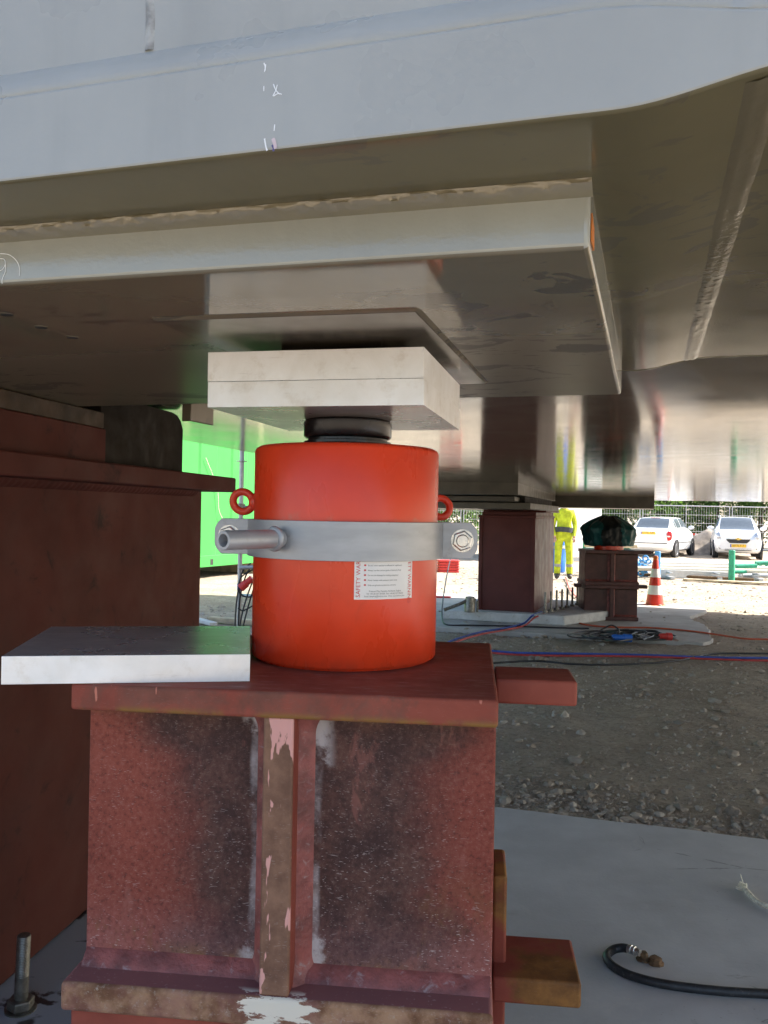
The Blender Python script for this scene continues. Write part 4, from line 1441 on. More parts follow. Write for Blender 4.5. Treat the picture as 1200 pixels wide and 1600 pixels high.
# ------------------------------------------------------------------ cables and hoses on the ground
Zs = 0.012
lay('air_hose', 'orange red hose running across the far slab past the distant stack', 'hose', [(862, 958, .10), (880, 966), (915, 976), (960, 980), (1020, 981), (1080, 986), (1130, 993), (1165, 998), (1215, 999)], 0.011, 'orange_hose', Zs)
lay('air_hose', 'blue hose crossing the dirt beside a red one behind the block lug', 'hose', [(700, 1009), (790, 1019), (860, 1021), (940, 1022), (1020, 1024), (1100, 1027), (1160, 1028), (1230, 1028)], 0.012, 'blue_hose', -0.012)
lay('air_hose', 'red hose lying along the near side of the blue one on the dirt', 'hose', [(700, 1012), (790, 1022), (860, 1024.5), (940, 1025), (1020, 1026.5), (1100, 1029.5), (1160, 1031.5), (1230, 1033)], 0.011, 'red_hose', -0.012)
lay('power_cable', 'black cable curving over the dirt just below the blue and red hoses', 'cable', [(720, 1040), (830, 1033), (900, 1038), (980, 1038), (1060, 1032), (1110, 1022), (1180, 1021), (1240, 1022)], 0.010, 'black_rubber', -0.012)
lay('air_hose', 'blue hose snaking from the grout bed across the slab front edge', 'hose', [(846, 956, .11), (832, 962, .10), (818, 974, .02), (790, 981), (750, 988), (715, 998), (690, 1008)], 0.012, 'blue_hose', Zs)
lay('air_hose', 'faded red hose beside the blue one near the grout bed', 'hose', [(850, 959, .11), (834, 966, .08), (820, 977, .01), (792, 984), (752, 991), (718, 1001), (692, 1011)], 0.011, 'red_hose', Zs)
lay('power_cable', 'black cable running along the far slab in front of the grout bed', 'cable', [(704, 872, 0.5), (698, 900, 0.38), (692, 940, 0.16), (691, 965, 0.03), (698, 976), (730, 977), (790, 978), (880, 981), (920, 982)], 0.010, 'black_rubber', Zs)
lay('power_cable', 'thin pale cable on sunlit ground behind the worker legs', 'cable', [(884, 902), (890, 920), (905, 936), (925, 946)], 0.012, 'red_hose', -0.01)
heap = thing('cable_heap', 'tangled heap of black cables with a blue plug on the far slab', 'cable')
for i in range(9):
    cx, cy = 925 + 13 * i + rnd.uniform(-6, 6), 992 + rnd.uniform(-3, 4)
    pts = []
    a0 = rnd.uniform(0, 6)
    rx = rnd.uniform(22, 42)
    for q in range(9):
        pts.append((cx + rx * math.cos(a0 + q * 0.9), cy + 5.5 * math.sin(a0 + q * 0.9) + rnd.uniform(-1.0, 1.0), rnd.uniform(0, .04)))
    lay('cable_loop', '', '', pts, 0.0105, 'black_rubber', Zs, parent=heap, k=5, seg=6)
lay('cable_loop', '', '', [(930, 990), (945, 981, .05), (956, 977, .09), (966, 983, .05), (968, 992)], 0.010, 'black_rubber', Zs, parent=heap, seg=6)
for (px, py, mt, l_) in ((972, 996, 'blue_plastic', 0.22), (1040, 994, 'red_plastic', 0.14)):
    p = gnd(px, py, 0.06)
    bm = B()
    lathe(bm, [(0.0, 0.0), (0.028, 0.0), (0.034, 0.02), (0.036, l_ * 0.55), (0.045, l_ * 0.6), (0.045, l_), (0.0, l_)], 16, axis_matrix(p - Vector((l_ / 2, 0, 0)), (1, 0.1, -0.05)), caps=False)
    obj('cable_plug', bm, mt, heap)
# ram pump at the left of the far pier
pp = gnd(734, 956, 0.14)
pump = thing('hand_pump', 'dark grey hand tool with long handle beside the far pier foot', 'pump', (pp.x, pp.y, 0.137))
bm = B()
lathe(bm, [(0.0, 0.0), (0.07, 0.0), (0.075, 0.1), (0.06, 0.13), (0.06, 0.2), (0.0, 0.21)], 16, caps=False)
obj('pump_body', bm, 'gun', pump)
bm = B()
tube(bm, smooth_path([(-0.02, 0, 0.16), (-0.15, -0.03, 0.10), (-0.34, -0.06, 0.03)], 5), [0.022] * 10 + [0.026], 10)
obj('pump_handle', bm, 'gun', pump)
bm = B()
tube(bm, [(0.05, 0, 0.0), (0.06, 0, 0.18)], 0.02, 10)
tube(bm, [(0.10, 0.02, 0.0), (0.10, 0.02, 0.15)], 0.015, 10)
obj('pump_valve', bm, 'gun', pump)
# red barrier stack beyond
rb = gnd(700, 893, 0)
bst = thing('red_barrier_base', 'stack of red plastic barrier feet on sunlit ground left of the far pier', 'barrier', (rb.x, rb.y, -0.02), 0.1)
for i in range(5):
    bm = B()
    prism(bm, [(-0.24, -0.12), (0.24, -0.12), (0.27, -0.06), (0.27, 0.06), (0.24, 0.12), (-0.24, 0.12), (-0.27, 0.06), (-0.27, -0.06)], i * 0.062, i * 0.062 + 0.055)
    obj('barrier_foot', bm, 'red_plastic', bst, bevel=0.012)
p = gnd(690, 935, 0)
bm = B()
prism(bm, [(-.14, -.06), (.14, -.06), (.16, 0), (.14, .06), (-.14, .06), (-.16, 0)], 0, 0.05)
tag(obj('red_barrier_base', bm, 'red_plastic', bevel=0.01, loc=(p.x, p.y, -0.012)), 'single flat red plastic foot at the shadow edge left of the far pier', 'barrier')

# ------------------------------------------------------------------ traffic cone
cp = gnd(1023, 946, 0)
cone = thing('traffic_cone', 'red and white striped traffic cone with orange base on sunlit dirt', 'cone', (cp.x, cp.y, -0.02))
ch = 0.80
bm = B()
prism(bm, [(0.20 * math.cos(t) * (1.06 if k % 2 else 1), 0.20 * math.sin(t)) for k, t in enumerate(np.linspace(0, 2 * math.pi, 9)[:-1] + R(22.5))], 0, 0.035)
obj('cone_base', bm, 'cone_orange', cone, bevel=0.01)
cr = lambda z: 0.145 - (0.145 - 0.033) * (z / ch)
lev = [0.035, 0.20, 0.345, 0.475, 0.61, 0.75]
for i in range(5):
    z0, z1 = lev[i], lev[i + 1]
    bm = B()
    lathe(bm, [(cr(z0) + 0.001, z0), (cr(z1), z1)], 32, caps=(i in (0, 4)))
    obj('cone_stripe', bm, 'cone_red' if i % 2 == 0 else 'cone_white', cone, smooth=60)
bm = B()
lathe(bm, [(cr(0.75), 0.745), (0.036, 0.77), (0.043, 0.79), (0.03, 0.815), (0.0, 0.82)], 24, caps=False)
obj('cone_tip', bm, 'cone_orange', cone, smooth=60)

# ------------------------------------------------------------------ people
def skin_body(name, edges, pts, radii, parent, zones, root=0):
    me = bpy.data.meshes.new(name)
    me.from_pydata(pts, edges, [])
    o = bpy.data.objects.new(name, me)
    C.objects.link(o)
    m = o.modifiers.new('skin', 'SKIN')
    m.use_smooth_shade = True
    for i, r_ in enumerate(radii):
        me.skin_vertices[0].data[i].radius = r_ if isinstance(r_, tuple) else (r_, r_)
    me.skin_vertices[0].data[root].use_root = True
    s = o.modifiers.new('sub', 'SUBSURF')
    s.levels = 2
    s.render_levels = 2
    dg = bpy.context.evaluated_depsgraph_get()
    ev = bpy.data.meshes.new_from_object(o.evaluated_get(dg))
    bpy.data.objects.remove(o)
    ev.name = name
    ev.materials.clear()
    for k in zones[0]:
        ev.materials.append(MAT[k])
    for p in ev.polygons:
        p.material_index = zones[1](p.center)
    ob = bpy.data.objects.new(name, ev)
    C.objects.link(ob)
    ob.parent = parent
    ev.shade_smooth()
    return ob
wp = gnd(880, 903, 0)
person = thing('person', 'person in yellow hi-vis work suit with charcoal belt standing behind the far pier', 'person', (wp.x, wp.y, -0.02), R(170))
P_ = [(0, 0, 1.00), (0, 0.01, 1.18), (0, 0.0, 1.36), (0, -0.01, 1.48), (0, 0.01, 1.56), (0, 0.02, 1.70), (0, 0.02, 1.79)]
E_ = [(i, i + 1) for i in range(6)]
Rr = [(0.185, 0.135), (0.175, 0.13), (0.19, 0.13), (0.13, 0.10), 0.062, (0.085, 0.10), (0.06, 0.07)]
for s in (-1, 1):
    b0 = len(P_)
    P_ += [(s * 0.115, 0.0, 0.90), (s * 0.135, 0.02, 0.52), (s * 0.150, -0.01, 0.14), (s * 0.152, 0.0, 0.05), (s * 0.165, 0.15, 0.045)]
    Rr += [(0.115, 0.12), (0.088, 0.092), (0.085, 0.088), (0.062, 0.07), (0.05, 0.042)]
    E_ += [(0, b0), (b0, b0 + 1), (b0 + 1, b0 + 2), (b0 + 2, b0 + 3), (b0 + 3, b0 + 4)]
    b1 = len(P_)
    P_ += [(s * 0.20, 0.0, 1.43), (s * 0.27, -0.01, 1.14), (s * 0.24, 0.12, 0.93), (s * 0.235, 0.16, 0.88)]
    Rr += [0.078, 0.062, 0.052, 0.04]
    E_ += [(2, b1), (b1, b1 + 1), (b1 + 1, b1 + 2), (b1 + 2, b1 + 3)]
def zones(c):
    if c.z < 0.12:
        return 1
    if c.z > 1.52:
        return 3
    if abs(c.x) > 0.19 and c.y > 0.08 and c.z < 0.93:
        return 3
    if 0.27 < c.z < 0.33 or (0.37 < c.z < 0.42 and False):
        return 2
    return 0
person.scale = (0.92, 0.95, 1.05)
skin_body('body', E_, P_, Rr, person, (['hivis', 'boot', 'reflective', 'skin'], zones))
bm = B()
def beltf(i, j):
    th = 2 * math.pi * i / 36
    tilt = 0.03 * math.sin(th + 0.4)
    return (0.245 * math.cos(th), 0.19 * math.sin(th), 0.985 + 0.11 * j + tilt)
grid(bm, lambda i, j: beltf(i, j), 37, 2)
obj('tool_belt', bm, 'belt', person, smooth=60)
bm = B()
lathe(bm, [(0.118, 0.0), (0.120, 0.03), (0.108, 0.09), (0.07, 0.13), (0.0, 0.145)], 28, Matrix.Translation((0, 0.02, 1.735)), caps=False)
lathe(bm, [(0.118, 0.0), (0.150, -0.006), (0.150, 0.0), (0.118, 0.01)], 28, Matrix.Translation((0, 0.035, 1.737)), caps=False)
obj('helmet', bm, 'helmet', person, smooth=60)
for s in (-1, 1):
    for k in range(5):
        bm = B()
        bx_, by_ = s * 0.235 + (k - 2) * 0.017, 0.165
        if k == 0:
            path = [(s * 0.235 - s * 0.03, 0.15, 0.88), (s * 0.19, 0.18, 0.855), (s * 0.185, 0.20, 0.83)]
        else:
            l_ = (0.07, 0.078, 0.072, 0.06)[k - 1]
            xx = s * (0.215 + 0.017 * k - 0.02)
            path = [(xx, 0.17, 0.865), (xx, 0.195, 0.865 - l_ * 0.5), (xx, 0.185, 0.865 - l_)]
        tube(bm, path, [0.011, 0.0095, 0.008], 8)
        obj('finger', bm, 'skin', person, smooth=60)
bm = B()
tube(bm, [(0, 0.105, 1.70), (0, 0.135, 1.665), (0, 0.108, 1.655)], [0.012, 0.018, 0.012], 8)
obj('nose', bm, 'skin', person)
# blue drum seen between the legs
bp_ = gnd(879, 897, 0)
drum = thing('blue_drum', 'blue plastic drum with a dark strap seen between the worker legs', 'drum', (bp_.x, bp_.y + 1.0, -0.02))
bm = B()
lathe(bm, [(0.0, 0.0), (0.25, 0.0), (0.27, 0.03), (0.28, 0.3), (0.28, 0.32), (0.27, 0.6), (0.28, 0.62), (0.27, 0.9), (0.24, 0.93), (0.0, 0.93)], 32, caps=False)
obj('drum_body', bm, 'blue_plastic', drum, smooth=40)
bm = B()
lathe(bm, [(0.281, 0.60), (0.286, 0.605), (0.286, 0.67), (0.281, 0.675)], 32, caps=False)
obj('strap', bm, 'reflective', drum, smooth=40)

# ------------------------------------------------------------------ green trestle, white cabin
gp = gnd(914, 897, 0)
tre = thing('green_trestle', 'green steel trestle with timber on it between worker and wrapped jack', 'trestle', (gp.x, gp.y, -0.02), -0.1)
for s in (0, 1):
    for lean in (-1, 1):
        bm = B()
        tube(bm, [(s * 0.9 + lean * 0.02, lean * 0.25, 0.0), (s * 0.9, lean * 0.10, 0.66)], 0.03, 10)
        obj('leg', bm, 'green_paint', tre)
    bm = B()
    tube(bm, [(s * 0.9 - 0.04, -0.1, 0.0), (s * 0.9 - 0.04, -0.1, 1.22)], 0.035, 10)
    obj('upright', bm, 'green_paint', tre)
for z in (0.64, 0.86):
    bm = B()
    tube(bm, [(-0.08, -0.1, z), (1.05, -0.1, z)], 0.03, 10)
    obj('rail', bm, 'green_paint', tre)
bm = B()
box(bm, -0.05, 1.2, -0.18, 0.12, 0.68, 0.76)
tag(obj('timber_board', bm, 'timber', bevel=0.005, loc=(gp.x, gp.y, -0.02), rotz=-0.1), 'short pale board resting on the green trestle', 'board')
wc = at(922, 800, 27)
cab = thing('site_cabin', 'plain white site cabin behind the yellow clad worker, washed out by sunlight', 'cabin', (wc.x, wc.y, -0.02), R(18))
box_obj('wall', 'cabin', cab, -1.6, 0.42, 0, 4.5, 0.12, 2.6, 0.02)
box_obj('roof', 'cabin', cab, -1.65, 0.47, -0.05, 4.55, 2.601, 2.7, 0.02)
box_obj('base_rail', 'galv', cab, -1.58, 0.40, 0.02, 4.48, 0.0, 0.119)

# ------------------------------------------------------------------ posts and pipe rack
def post(label, px, pyb, hgt, mt, r_=0.055):
    p = gnd(px, pyb, 0)
    bm = B()
    lathe(bm, [(0.0, -0.03), (r_, -0.03), (r_, hgt - 0.01), (r_ - 0.012, hgt), (r_ - 0.02, hgt), (r_ - 0.02, hgt - 0.08), (0.0, hgt - 0.08)], 20, caps=False)
    return tag(obj('steel_post', bm, mt, loc=p), label, 'post')
post('blue steel post standing behind the tip of the cone', 1027, 903, 0.62, 'blue_paint', 0.066)
post('green steel post standing in front of the white hatchback', 1143, 908, 0.70, 'green_paint', 0.070)
def rod(name, label, cat, p0, p1, r_, mt, group=None, seg=14, square=False):
    bm = B()
    if square:
        d = (p1 - p0)
        dn = d.normalized()
        s = Vector((-dn.y, dn.x, 0)).normalized()
        u = Vector((0, 0, 1))
        hh = r_ if isinstance(r_, tuple) else (r_, r_)
        poly = [p0 - s * hh[0] - u * hh[1], p0 + s * hh[0] - u * hh[1], p0 + s * hh[0] + u * hh[1], p0 - s * hh[0] + u * hh[1]]
        extr(bm, poly, d)
        o = obj(name, bm, mt, bevel=0.006)
    else:
        tube(bm, [p0, p1], r_, seg)
        o = obj(name, bm, mt, smooth=50)
    return tag(o, label, cat, group)
def P3(px, py, Y, dz=0):
    return at(px, py, Y) + Vector((0, 0, dz))
Yp = 20.2
rod('long_pipe', 'uppermost thin white pipe of the rack behind the cone', 'pipe', P3(992, 878, Yp + .5), P3(1190, 882, Yp + .5), 0.045, 'cabin', 'pipes on the rack')
rod('long_pipe', 'beige pipe below the thin white one on the rack', 'pipe', P3(1000, 884, Yp + .3), P3(1200, 889, Yp + .3), 0.060, 'pipe_beige', 'pipes on the rack')
rod('long_pipe', 'brown beige pipe third from the top of the rack', 'pipe', P3(994, 888, Yp + .1), P3(1198, 893, Yp + .1), 0.055, 'pipe_beige', 'pipes on the rack')
rod('steel_profile', 'wide flat pale grey steel profile at the bottom of the pipe rack', 'profile', P3(1030, 896, Yp), P3(1142, 900, Yp), (0.05, 0.095), 'pipe_grey', square=True)
rod('long_pipe', 'dark bottom pipe lying on dirt under the grey profile', 'pipe', gnd(1000, 901, -.0) + Vector((0, 0.4, .03)), gnd(1190, 910, -.0) + Vector((0, 0.4, .03)), 0.035, 'rust', 'pipes on the rack')
rod('long_pipe', 'green pipe at the right edge beyond the green post', 'pipe', P3(1150, 885, Yp - .2), P3(1182, 884, Yp - .2), 0.05, 'green_paint', 'green pipes')
rod('long_pipe', 'upper green pipe running off the right edge', 'pipe', P3(1180, 880, Yp - .1), P3(1240, 879, Yp - .1), 0.05, 'green_paint', 'green pipes')
rod('long_pipe', 'lower dark green pipe near the ground at the right edge', 'pipe', P3(1146, 894, Yp - .1), P3(1166, 893.5, Yp - .1), 0.04, 'green_paint', 'green pipes')
rod('long_pipe', 'lowest grey green pipe on the ground right of the green post', 'pipe', P3(1160, 899, Yp), P3(1240, 900, Yp), 0.05, 'galv', 'green pipes')
rod('long_board', 'long pale board lying on dirt in front of the pipe rack', 'board', gnd(1068, 906, .0) + Vector((0, 0, .012)), gnd(1230, 914, .0) + Vector((0, 0, .012)), (0.10, 0.02), 'timber', square=True)
for i, (px, lb) in enumerate(((1038, 'cross bearer of the pipe rack by the blue post'), (1110, 'cross bearer in the middle of the pipe rack'), (1172, 'cross bearer at the green end of the pipe rack'))):
    p = P3(px, 897, Yp + 0.2)
    t = thing('rack_bearer', lb, 'rack', (p.x, p.y, -0.02), group='pipe rack bearers')
    box_obj('foot', 'galv', t, -0.05, 0.05, -0.6, 0.6, 0.0, 0.06)
    box_obj('upright', 'galv', t, -0.03, 0.03, 0.55, 0.6, 0.06, 0.30)
    box_obj('bearer', 'galv', t, -0.03, 0.03, -0.5, 0.55, 0.13, 0.16)
t = thing('pipe_clamp_pile', 'small pile of blue scaffold clamps left of the cone', 'clamps', gnd(1004, 900, 0))
for i in range(12):
    bm = B()
    q = Vector((rnd.uniform(-.14, .16), rnd.uniform(-.2, .2), 0.03 + 0.035 * i))
    torus(bm, 0.06, 0.022, Matrix.Translation(q) @ Euler((rnd.uniform(0, 3), rnd.uniform(0, 3), 0)).to_matrix().to_4x4(), 14, 6)
    obj('clamp', bm, 'blue_paint', t)
t = thing('pipe_clamp_pile', 'green pipe fittings heaped at the right edge below the green pipes', 'clamps', gnd(1192, 903, 0))
for i in range(8):
    bm = B()
    q = Vector((rnd.uniform(-.10, .2), rnd.uniform(-.2, .2), 0.03 + 0.04 * i))
    torus(bm, 0.055, 0.026, Matrix.Translation(q) @ Euler((rnd.uniform(0, 3), rnd.uniform(0, 3), 0)).to_matrix().to_4x4(), 14, 6)
    obj('clamp', bm, 'green_paint', t)

# ------------------------------------------------------------------ cars
def lerp_table(tab, t):
    for (t0, v0), (t1, v1) in zip(tab, tab[1:]):
        if t <= t1:
            f = (t - t0) / (t1 - t0) if t1 > t0 else 0
            f = f * f * (3 - 2 * f)
            return v0 + (v1 - v0) * f
    return tab[-1][1]
def make_car(name, label, L_, W_, roof, belt_z, hood_z, tail_z, ws, rs_, loc, rotz, kind):
    """local y = 0 at the front bumper, +y to the back; ws = (start, top) of windscreen, rs_ = (top, foot) of rear window as fraction of length"""
    car = thing(name, label, 'car', loc, rotz)
    top = [(0.0, hood_z * 0.72), (0.025, hood_z * 0.86), (0.06, hood_z * 0.93), (ws[0], hood_z * 1.06), (ws[1], roof * 0.985), ((ws[1] + rs_[0]) / 2, roof), (rs_[0], roof * 0.975), (rs_[1], tail_z), (1.0, tail_z * 0.86)]
    bot = [(0.0, 0.34), (0.03, 0.24), (0.1, 0.20), (0.9, 0.20), (0.97, 0.26), (1.0, 0.36)]
    wid = [(0.0, 0.76), (0.03, 0.88), (0.10, 0.97), (0.3, 1.0), (0.75, 1.0), (0.93, 0.94), (1.0, 0.80)]
    hw = W_ / 2
    def S(u, v):
        y = u * L_
        zt__, zb_ = lerp_table(top, u), lerp_table(bot, u)
        w = hw * lerp_table(wid, u)
        bz = min(belt_z, zt__ * 0.93)
        cab = max(0.0, (zt__ - belt_z) / (roof - belt_z))
        wr = w * (0.90 - 0.16 * min(1, cab))
        prof = [(0.86 * w, zb_), (0.97 * w, zb_ + 0.07), (w, zb_ + 0.22 * (bz - zb_) / 0.6), (w, zb_ + 0.55 * (bz - zb_)), (0.955 * w, bz), (wr * 1.01, bz + 0.78 * (zt__ - bz)), (wr * 0.90, bz + 0.95 * (zt__ - bz)), (0.5 * wr, zt__ - 0.004), (0.0, zt__)]
        vs2 = v * 8
        i = min(7, int(vs2))
        f = vs2 - i
        p0, p1, p2, p3 = prof[max(0, i - 1)], prof[i], prof[i + 1], prof[min(8, i + 2)]
        def cr_(a, b, c, d):
            return 0.5 * (2 * b + (c - a) * f + (2 * a - 5 * b + 4 * c - d) * f * f * 0.6 + (3 * b - a - 3 * c + d) * f ** 3 * 0.6 + (-(2 * a - 5 * b + 4 * c - d) * f * 0 ))
        x = p1[0] + (p2[0] - p1[0]) * f
        z = p1[1] + (p2[1] - p1[1]) * f
        return Vector((x, y, z))
    us = sorted(set([0, 0.008, 0.018, 0.03, 0.045, 0.06, 0.08, 0.1] + list(np.linspace(0.1, 0.9, 41)) + [0.92, 0.94, 0.96, 0.975, 0.988, 1.0]))
    nv = 25
    bm = B()
    def ring(i, j):
        if j < nv:
            return S(us[i], j / (nv - 1))
        q = S(us[i], (2 * (nv - 1) - j) / (nv - 1))
        return Vector((-q.x, q.y, q.z))
    tot = 2 * (nv - 1) + 1
    g = grid(bm, ring, len(us), tot, close_v=True)
    bm.faces.new(g[0])
    bm.faces.new(g[-1][::-1])
    bodyo = obj('body', bm, 'car_white', car, smooth=40)
    def patch(nm, mt, u0, u1, v0, v1, both, par, e=0.006):
        bm = B()
        def one(sgn):
            def f(i, j):
                u = u0 + (u1 - u0) * i / 10
                v = v0 + (v1 - v0) * j / 6
                q = S(u, v)
                du = S(u + 0.002, v) - S(u - 0.002, v)
                dv = S(u, min(1, v + 0.01)) - S(u, v - 0.01)
                nn = dv.cross(du).normalized()
                if nn.z < 0 and v > 0.7:
                    nn = -nn
                if v <= 0.7 and nn.x < 0:
                    nn = -nn
                q = q + nn * e
                return Vector((sgn * q.x, q.y, q.z))
            grid(bm, f, 11, 7)
        if both == 2:
            def f2(i, j):
                v = v0 + (1.0 - v0) * (1 - abs(j - 6) / 6)
                u = u0 + (u1 - u0) * i / 10
                q = S(u, v)
                du = S(u + 0.002, min(v, .97)) - S(u - 0.002, min(v, .97))
                nn = Vector((0, -du.z, du.y)).normalized()
                if nn.z < 0:
                    nn = -nn
                q = q + nn * e
                return Vector(((-1 if j > 6 else 1) * q.x, q.y, q.z))
            grid(bm, f2, 11, 13)
        else:
            one(both)
        return obj(nm, bm, mt, par, smooth=50)
    patch('windscreen', 'car_glass', ws[0] + 0.012, ws[1] - 0.022, 0.77, 1.0, 2, car)
    patch('rear_window', 'car_glass', rs_[0] + 0.022, rs_[1] - 0.018, 0.77, 1.0, 2, car)
    for s in (-1, 1):
        mid = (ws[1] + rs_[0]) / 2 - 0.01
        patch('side_window', 'car_glass', ws[0] + 0.085, mid - 0.01, 0.535, 0.715, s, car)
        patch('side_window', 'car_glass', mid + 0.01, rs_[0] - 0.01, 0.535, 0.71, s, car)
        patch('side_window', 'car_glass', rs_[0] + 0.006, rs_[0] + 0.05, 0.54, 0.69, s, car)
        for uu in (mid, ws[0] + 0.05, rs_[0]):
            patch('door_gap', 'car_black', uu - 0.0012, uu + 0.0012, 0.18, 0.50, s, car, 0.003)
        patch('side_strip', 'car_black', 0.22, 0.80, 0.28, 0.305, s, car, 0.008)
        for uu in (0.17, 0.815):
            # black ring painting the shade in the wheel arch, tyre and rim
            c = Vector((s * (hw - 0.085), uu * L_, 0.295))
            Mw = Matrix.Translation(c) @ Matrix.Rotation(R(90) * s, 4, 'Y')
            bm = B()
            lathe(bm, [(0.20, -0.095), (0.27, -0.095), (0.295, -0.07), (0.295, 0.075), (0.275, 0.098), (0.20, 0.090)], 28, Mw)
            wh = obj('wheel', bm, 'tyre', car, smooth=40)
            bm = B()
            lathe(bm, [(0.205, 0.088), (0.195, 0.094), (0.17, 0.075), (0.06, 0.085), (0.0, 0.088)], 28, Mw, caps=False)
            obj('rim', bm, 'rim', wh, smooth=40)
            bm = B()
            lathe(bm, [(0.355, 0.02), (0.355, 0.1015), (0.30, 0.1015)], 28, Matrix.Translation(c) @ Matrix.Rotation(R(90) * s, 4, 'Y'), caps=False)
            arch = obj('arch_shadow_ring', bm, 'car_black', car, smooth=40)
        # mirror
        bm = B()
        bmesh.ops.create_uvsphere(bm, u_segments=14, v_segments=10, radius=1.0)
        q = S(ws[0] + 0.09, 0.52)
        for v in bm.verts:
            v.co = Vector((s * (q.x + 0.13) + v.co.x * 0.115, q.y + v.co.y * 0.06, q.z + 0.07 + v.co.z * 0.075))
        obj('mirror', bm, 'car_white', car, smooth=60)
    def plate(y, z, yaw, text):
        t_ = -1 if yaw else 1
        bm = B()
        box(bm, -0.26, 0.26, -0.008, 0.008, -0.055, 0.055)
        o = obj('number_plate', bm, 'plate_yellow', car, loc=(0, y, z), rotz=yaw)
        bm = B()
        add_text(bm, text, 0.098, lambda x, yy: Vector((x, -0.0095, yy - 0.034)), 'CENTER')
        obj('plate_lettering', bm, 'ink_black', o, smooth=0)
        bm = B()
        box(bm, -0.262, -0.222, -0.0092, -0.0082, -0.053, 0.053)
        obj('plate_band', bm, 'blue_hose', o)
    def blob(nm, mt, c, r3, par=car, rot=(0, 0, 0), seg=18):
        bm = B()
        bmesh.ops.create_uvsphere(bm, u_segments=seg, v_segments=12, radius=1.0)
        Rm = Euler(rot).to_matrix()
        for v in bm.verts:
            # boxy ellipsoid
            p = Vector([math.copysign(abs(k) ** 0.7, k) for k in v.co])
            v.co = Vector(c) + Rm @ Vector((p.x * r3[0], p.y * r3[1], p.z * r3[2]))
        return obj(nm, bm, mt, par, smooth=60)
    if kind == 'front':
        for s in (-1, 1):
            h_ = blob('headlight', 'lamp_clear', (s * hw * 0.76, 0.135, hood_z * 0.84), (0.10, 0.10, 0.135), rot=(-0.35, s * 0.38, s * 0.65))
            blob('bulb', 'chrome', (s * hw * 0.72, 0.06, hood_z * 0.80), (0.04, 0.05, 0.04), h_)
            f_ = blob('fog_lamp', 'car_black', (s * hw * 0.74, 0.085, 0.40), (0.09, 0.05, 0.07), rot=(0, 0, s * 0.5))
            blob('bulb', 'lamp_clear', (s * hw * 0.74, 0.04, 0.40), (0.04, 0.02, 0.04), f_)
            bm = B()
            tube(bm, smooth_path([(s * hw * 0.66, ws[1] * L_ + 0.15, roof - 0.02), (s * hw * 0.67, ws[1] * L_ + 0.35, roof + 0.035), (s * hw * 0.67, rs_[0] * L_ - 0.3, roof + 0.035), (s * hw * 0.66, rs_[0] * L_ - 0.1, roof - 0.02)], 5), 0.018, 8)
            obj('roof_rail', bm, 'galv', car)
        bm = B()
        prism_pts = [(-0.40, 0.07), (0.40, 0.07), (0.36, 0.0), (0.28, -0.07), (-0.28, -0.07), (-0.36, 0.0)]
        extr(bm, [(x, -0.012, 0.635 + z) for x, z in prism_pts], (0, 0.08, 0))
        gr = obj('grille', bm, 'car_black', car, bevel=0.01)
        bm = B()
        box(bm, -0.40, 0.40, -0.022, 0.0, 0.712, 0.73)
        obj('grille_bar', bm, 'chrome', gr, bevel=0.004)
        bm = B()
        extr(bm, [(x, -0.036, 0.715 + z) for x, z in ((-.10, -.02), (-.035, -.02), (-.03, -.045), (.045, -.045), (.04, -.02), (.10, -.02), (.115, .02), (.04, .02), (.035, .045), (-.04, .045), (-.035, .02), (-.09, .02))], (0, 0.02, 0))
        obj('badge', bm, 'gold', gr)
        for z in (0.30, 0.335, 0.37):
            bm = B()
            box(bm, -0.44, 0.44, 0.0, 0.03, z, z + 0.014)
            obj('lower_grille_bar', bm, 'car_black', car, bevel=0.003)
        plate(-0.02, 0.475, 0, '53-TLT-7')
        blob('seat', 'car_black', (-0.35, ws[1] * L_ + 0.2, belt_z + 0.10), (0.13, 0.06, 0.15))
    else:
        for s in (-1, 1):
            t_ = blob('tail_light', 'lamp_red', (s * hw * 0.86, L_ - 0.10, 0.78), (0.095, 0.085, 0.17), rot=(0, 0, -s * 0.5))
            blob('reflector', 'cone_white', (s * hw * 0.86, L_ - 0.035, 0.76), (0.06, 0.035, 0.03), t_, rot=(0, 0, -s * 0.5))
        bm = B()
        box(bm, -hw * 0.80, hw * 0.80, L_ - 0.03, L_ + 0.03, 0.50, 0.525)
        obj('bumper_strip', bm, 'car_black', car, bevel=0.004)
        plate(L_ + 0.012, 0.87, math.pi, '47-NL-NR')
        bm = B()
        lathe(bm, [(0.0, 0.0), (0.038, 0.0), (0.038, 0.012), (0.0, 0.014)], 16, Matrix.Translation((0, L_ - 0.02, 0.99)) @ Matrix.Rotation(R(-90), 4, 'X'), caps=False)
        obj('badge', bm, 'chrome', car)
        bm = B()
        box(bm, -0.16, 0.16, L_ * rs_[0] + 0.03, L_ * rs_[0] + 0.07, roof - 0.06, roof - 0.035)
        obj('brake_light', bm, 'lamp_red', car)
    return car
c1 = gnd(1153, 873, 0)
make_car('parked_car', 'white hatchback parked facing the camera in front of the mesh fence', 3.64, 1.62, 1.50, 0.98, 0.97, 1.02, (0.20, 0.42), (0.90, 0.99), (c1.x, c1.y, -0.02), -R(19), 'front')
c2 = gnd(1012, 870, 0)
RC2 = R(24)
L2 = 4.2
off = Matrix.Rotation(R(180) - R(0), 3, 'Z')
th2 = math.pi * 0 - R(17)
rear = Vector((c2.x, c2.y, 0))
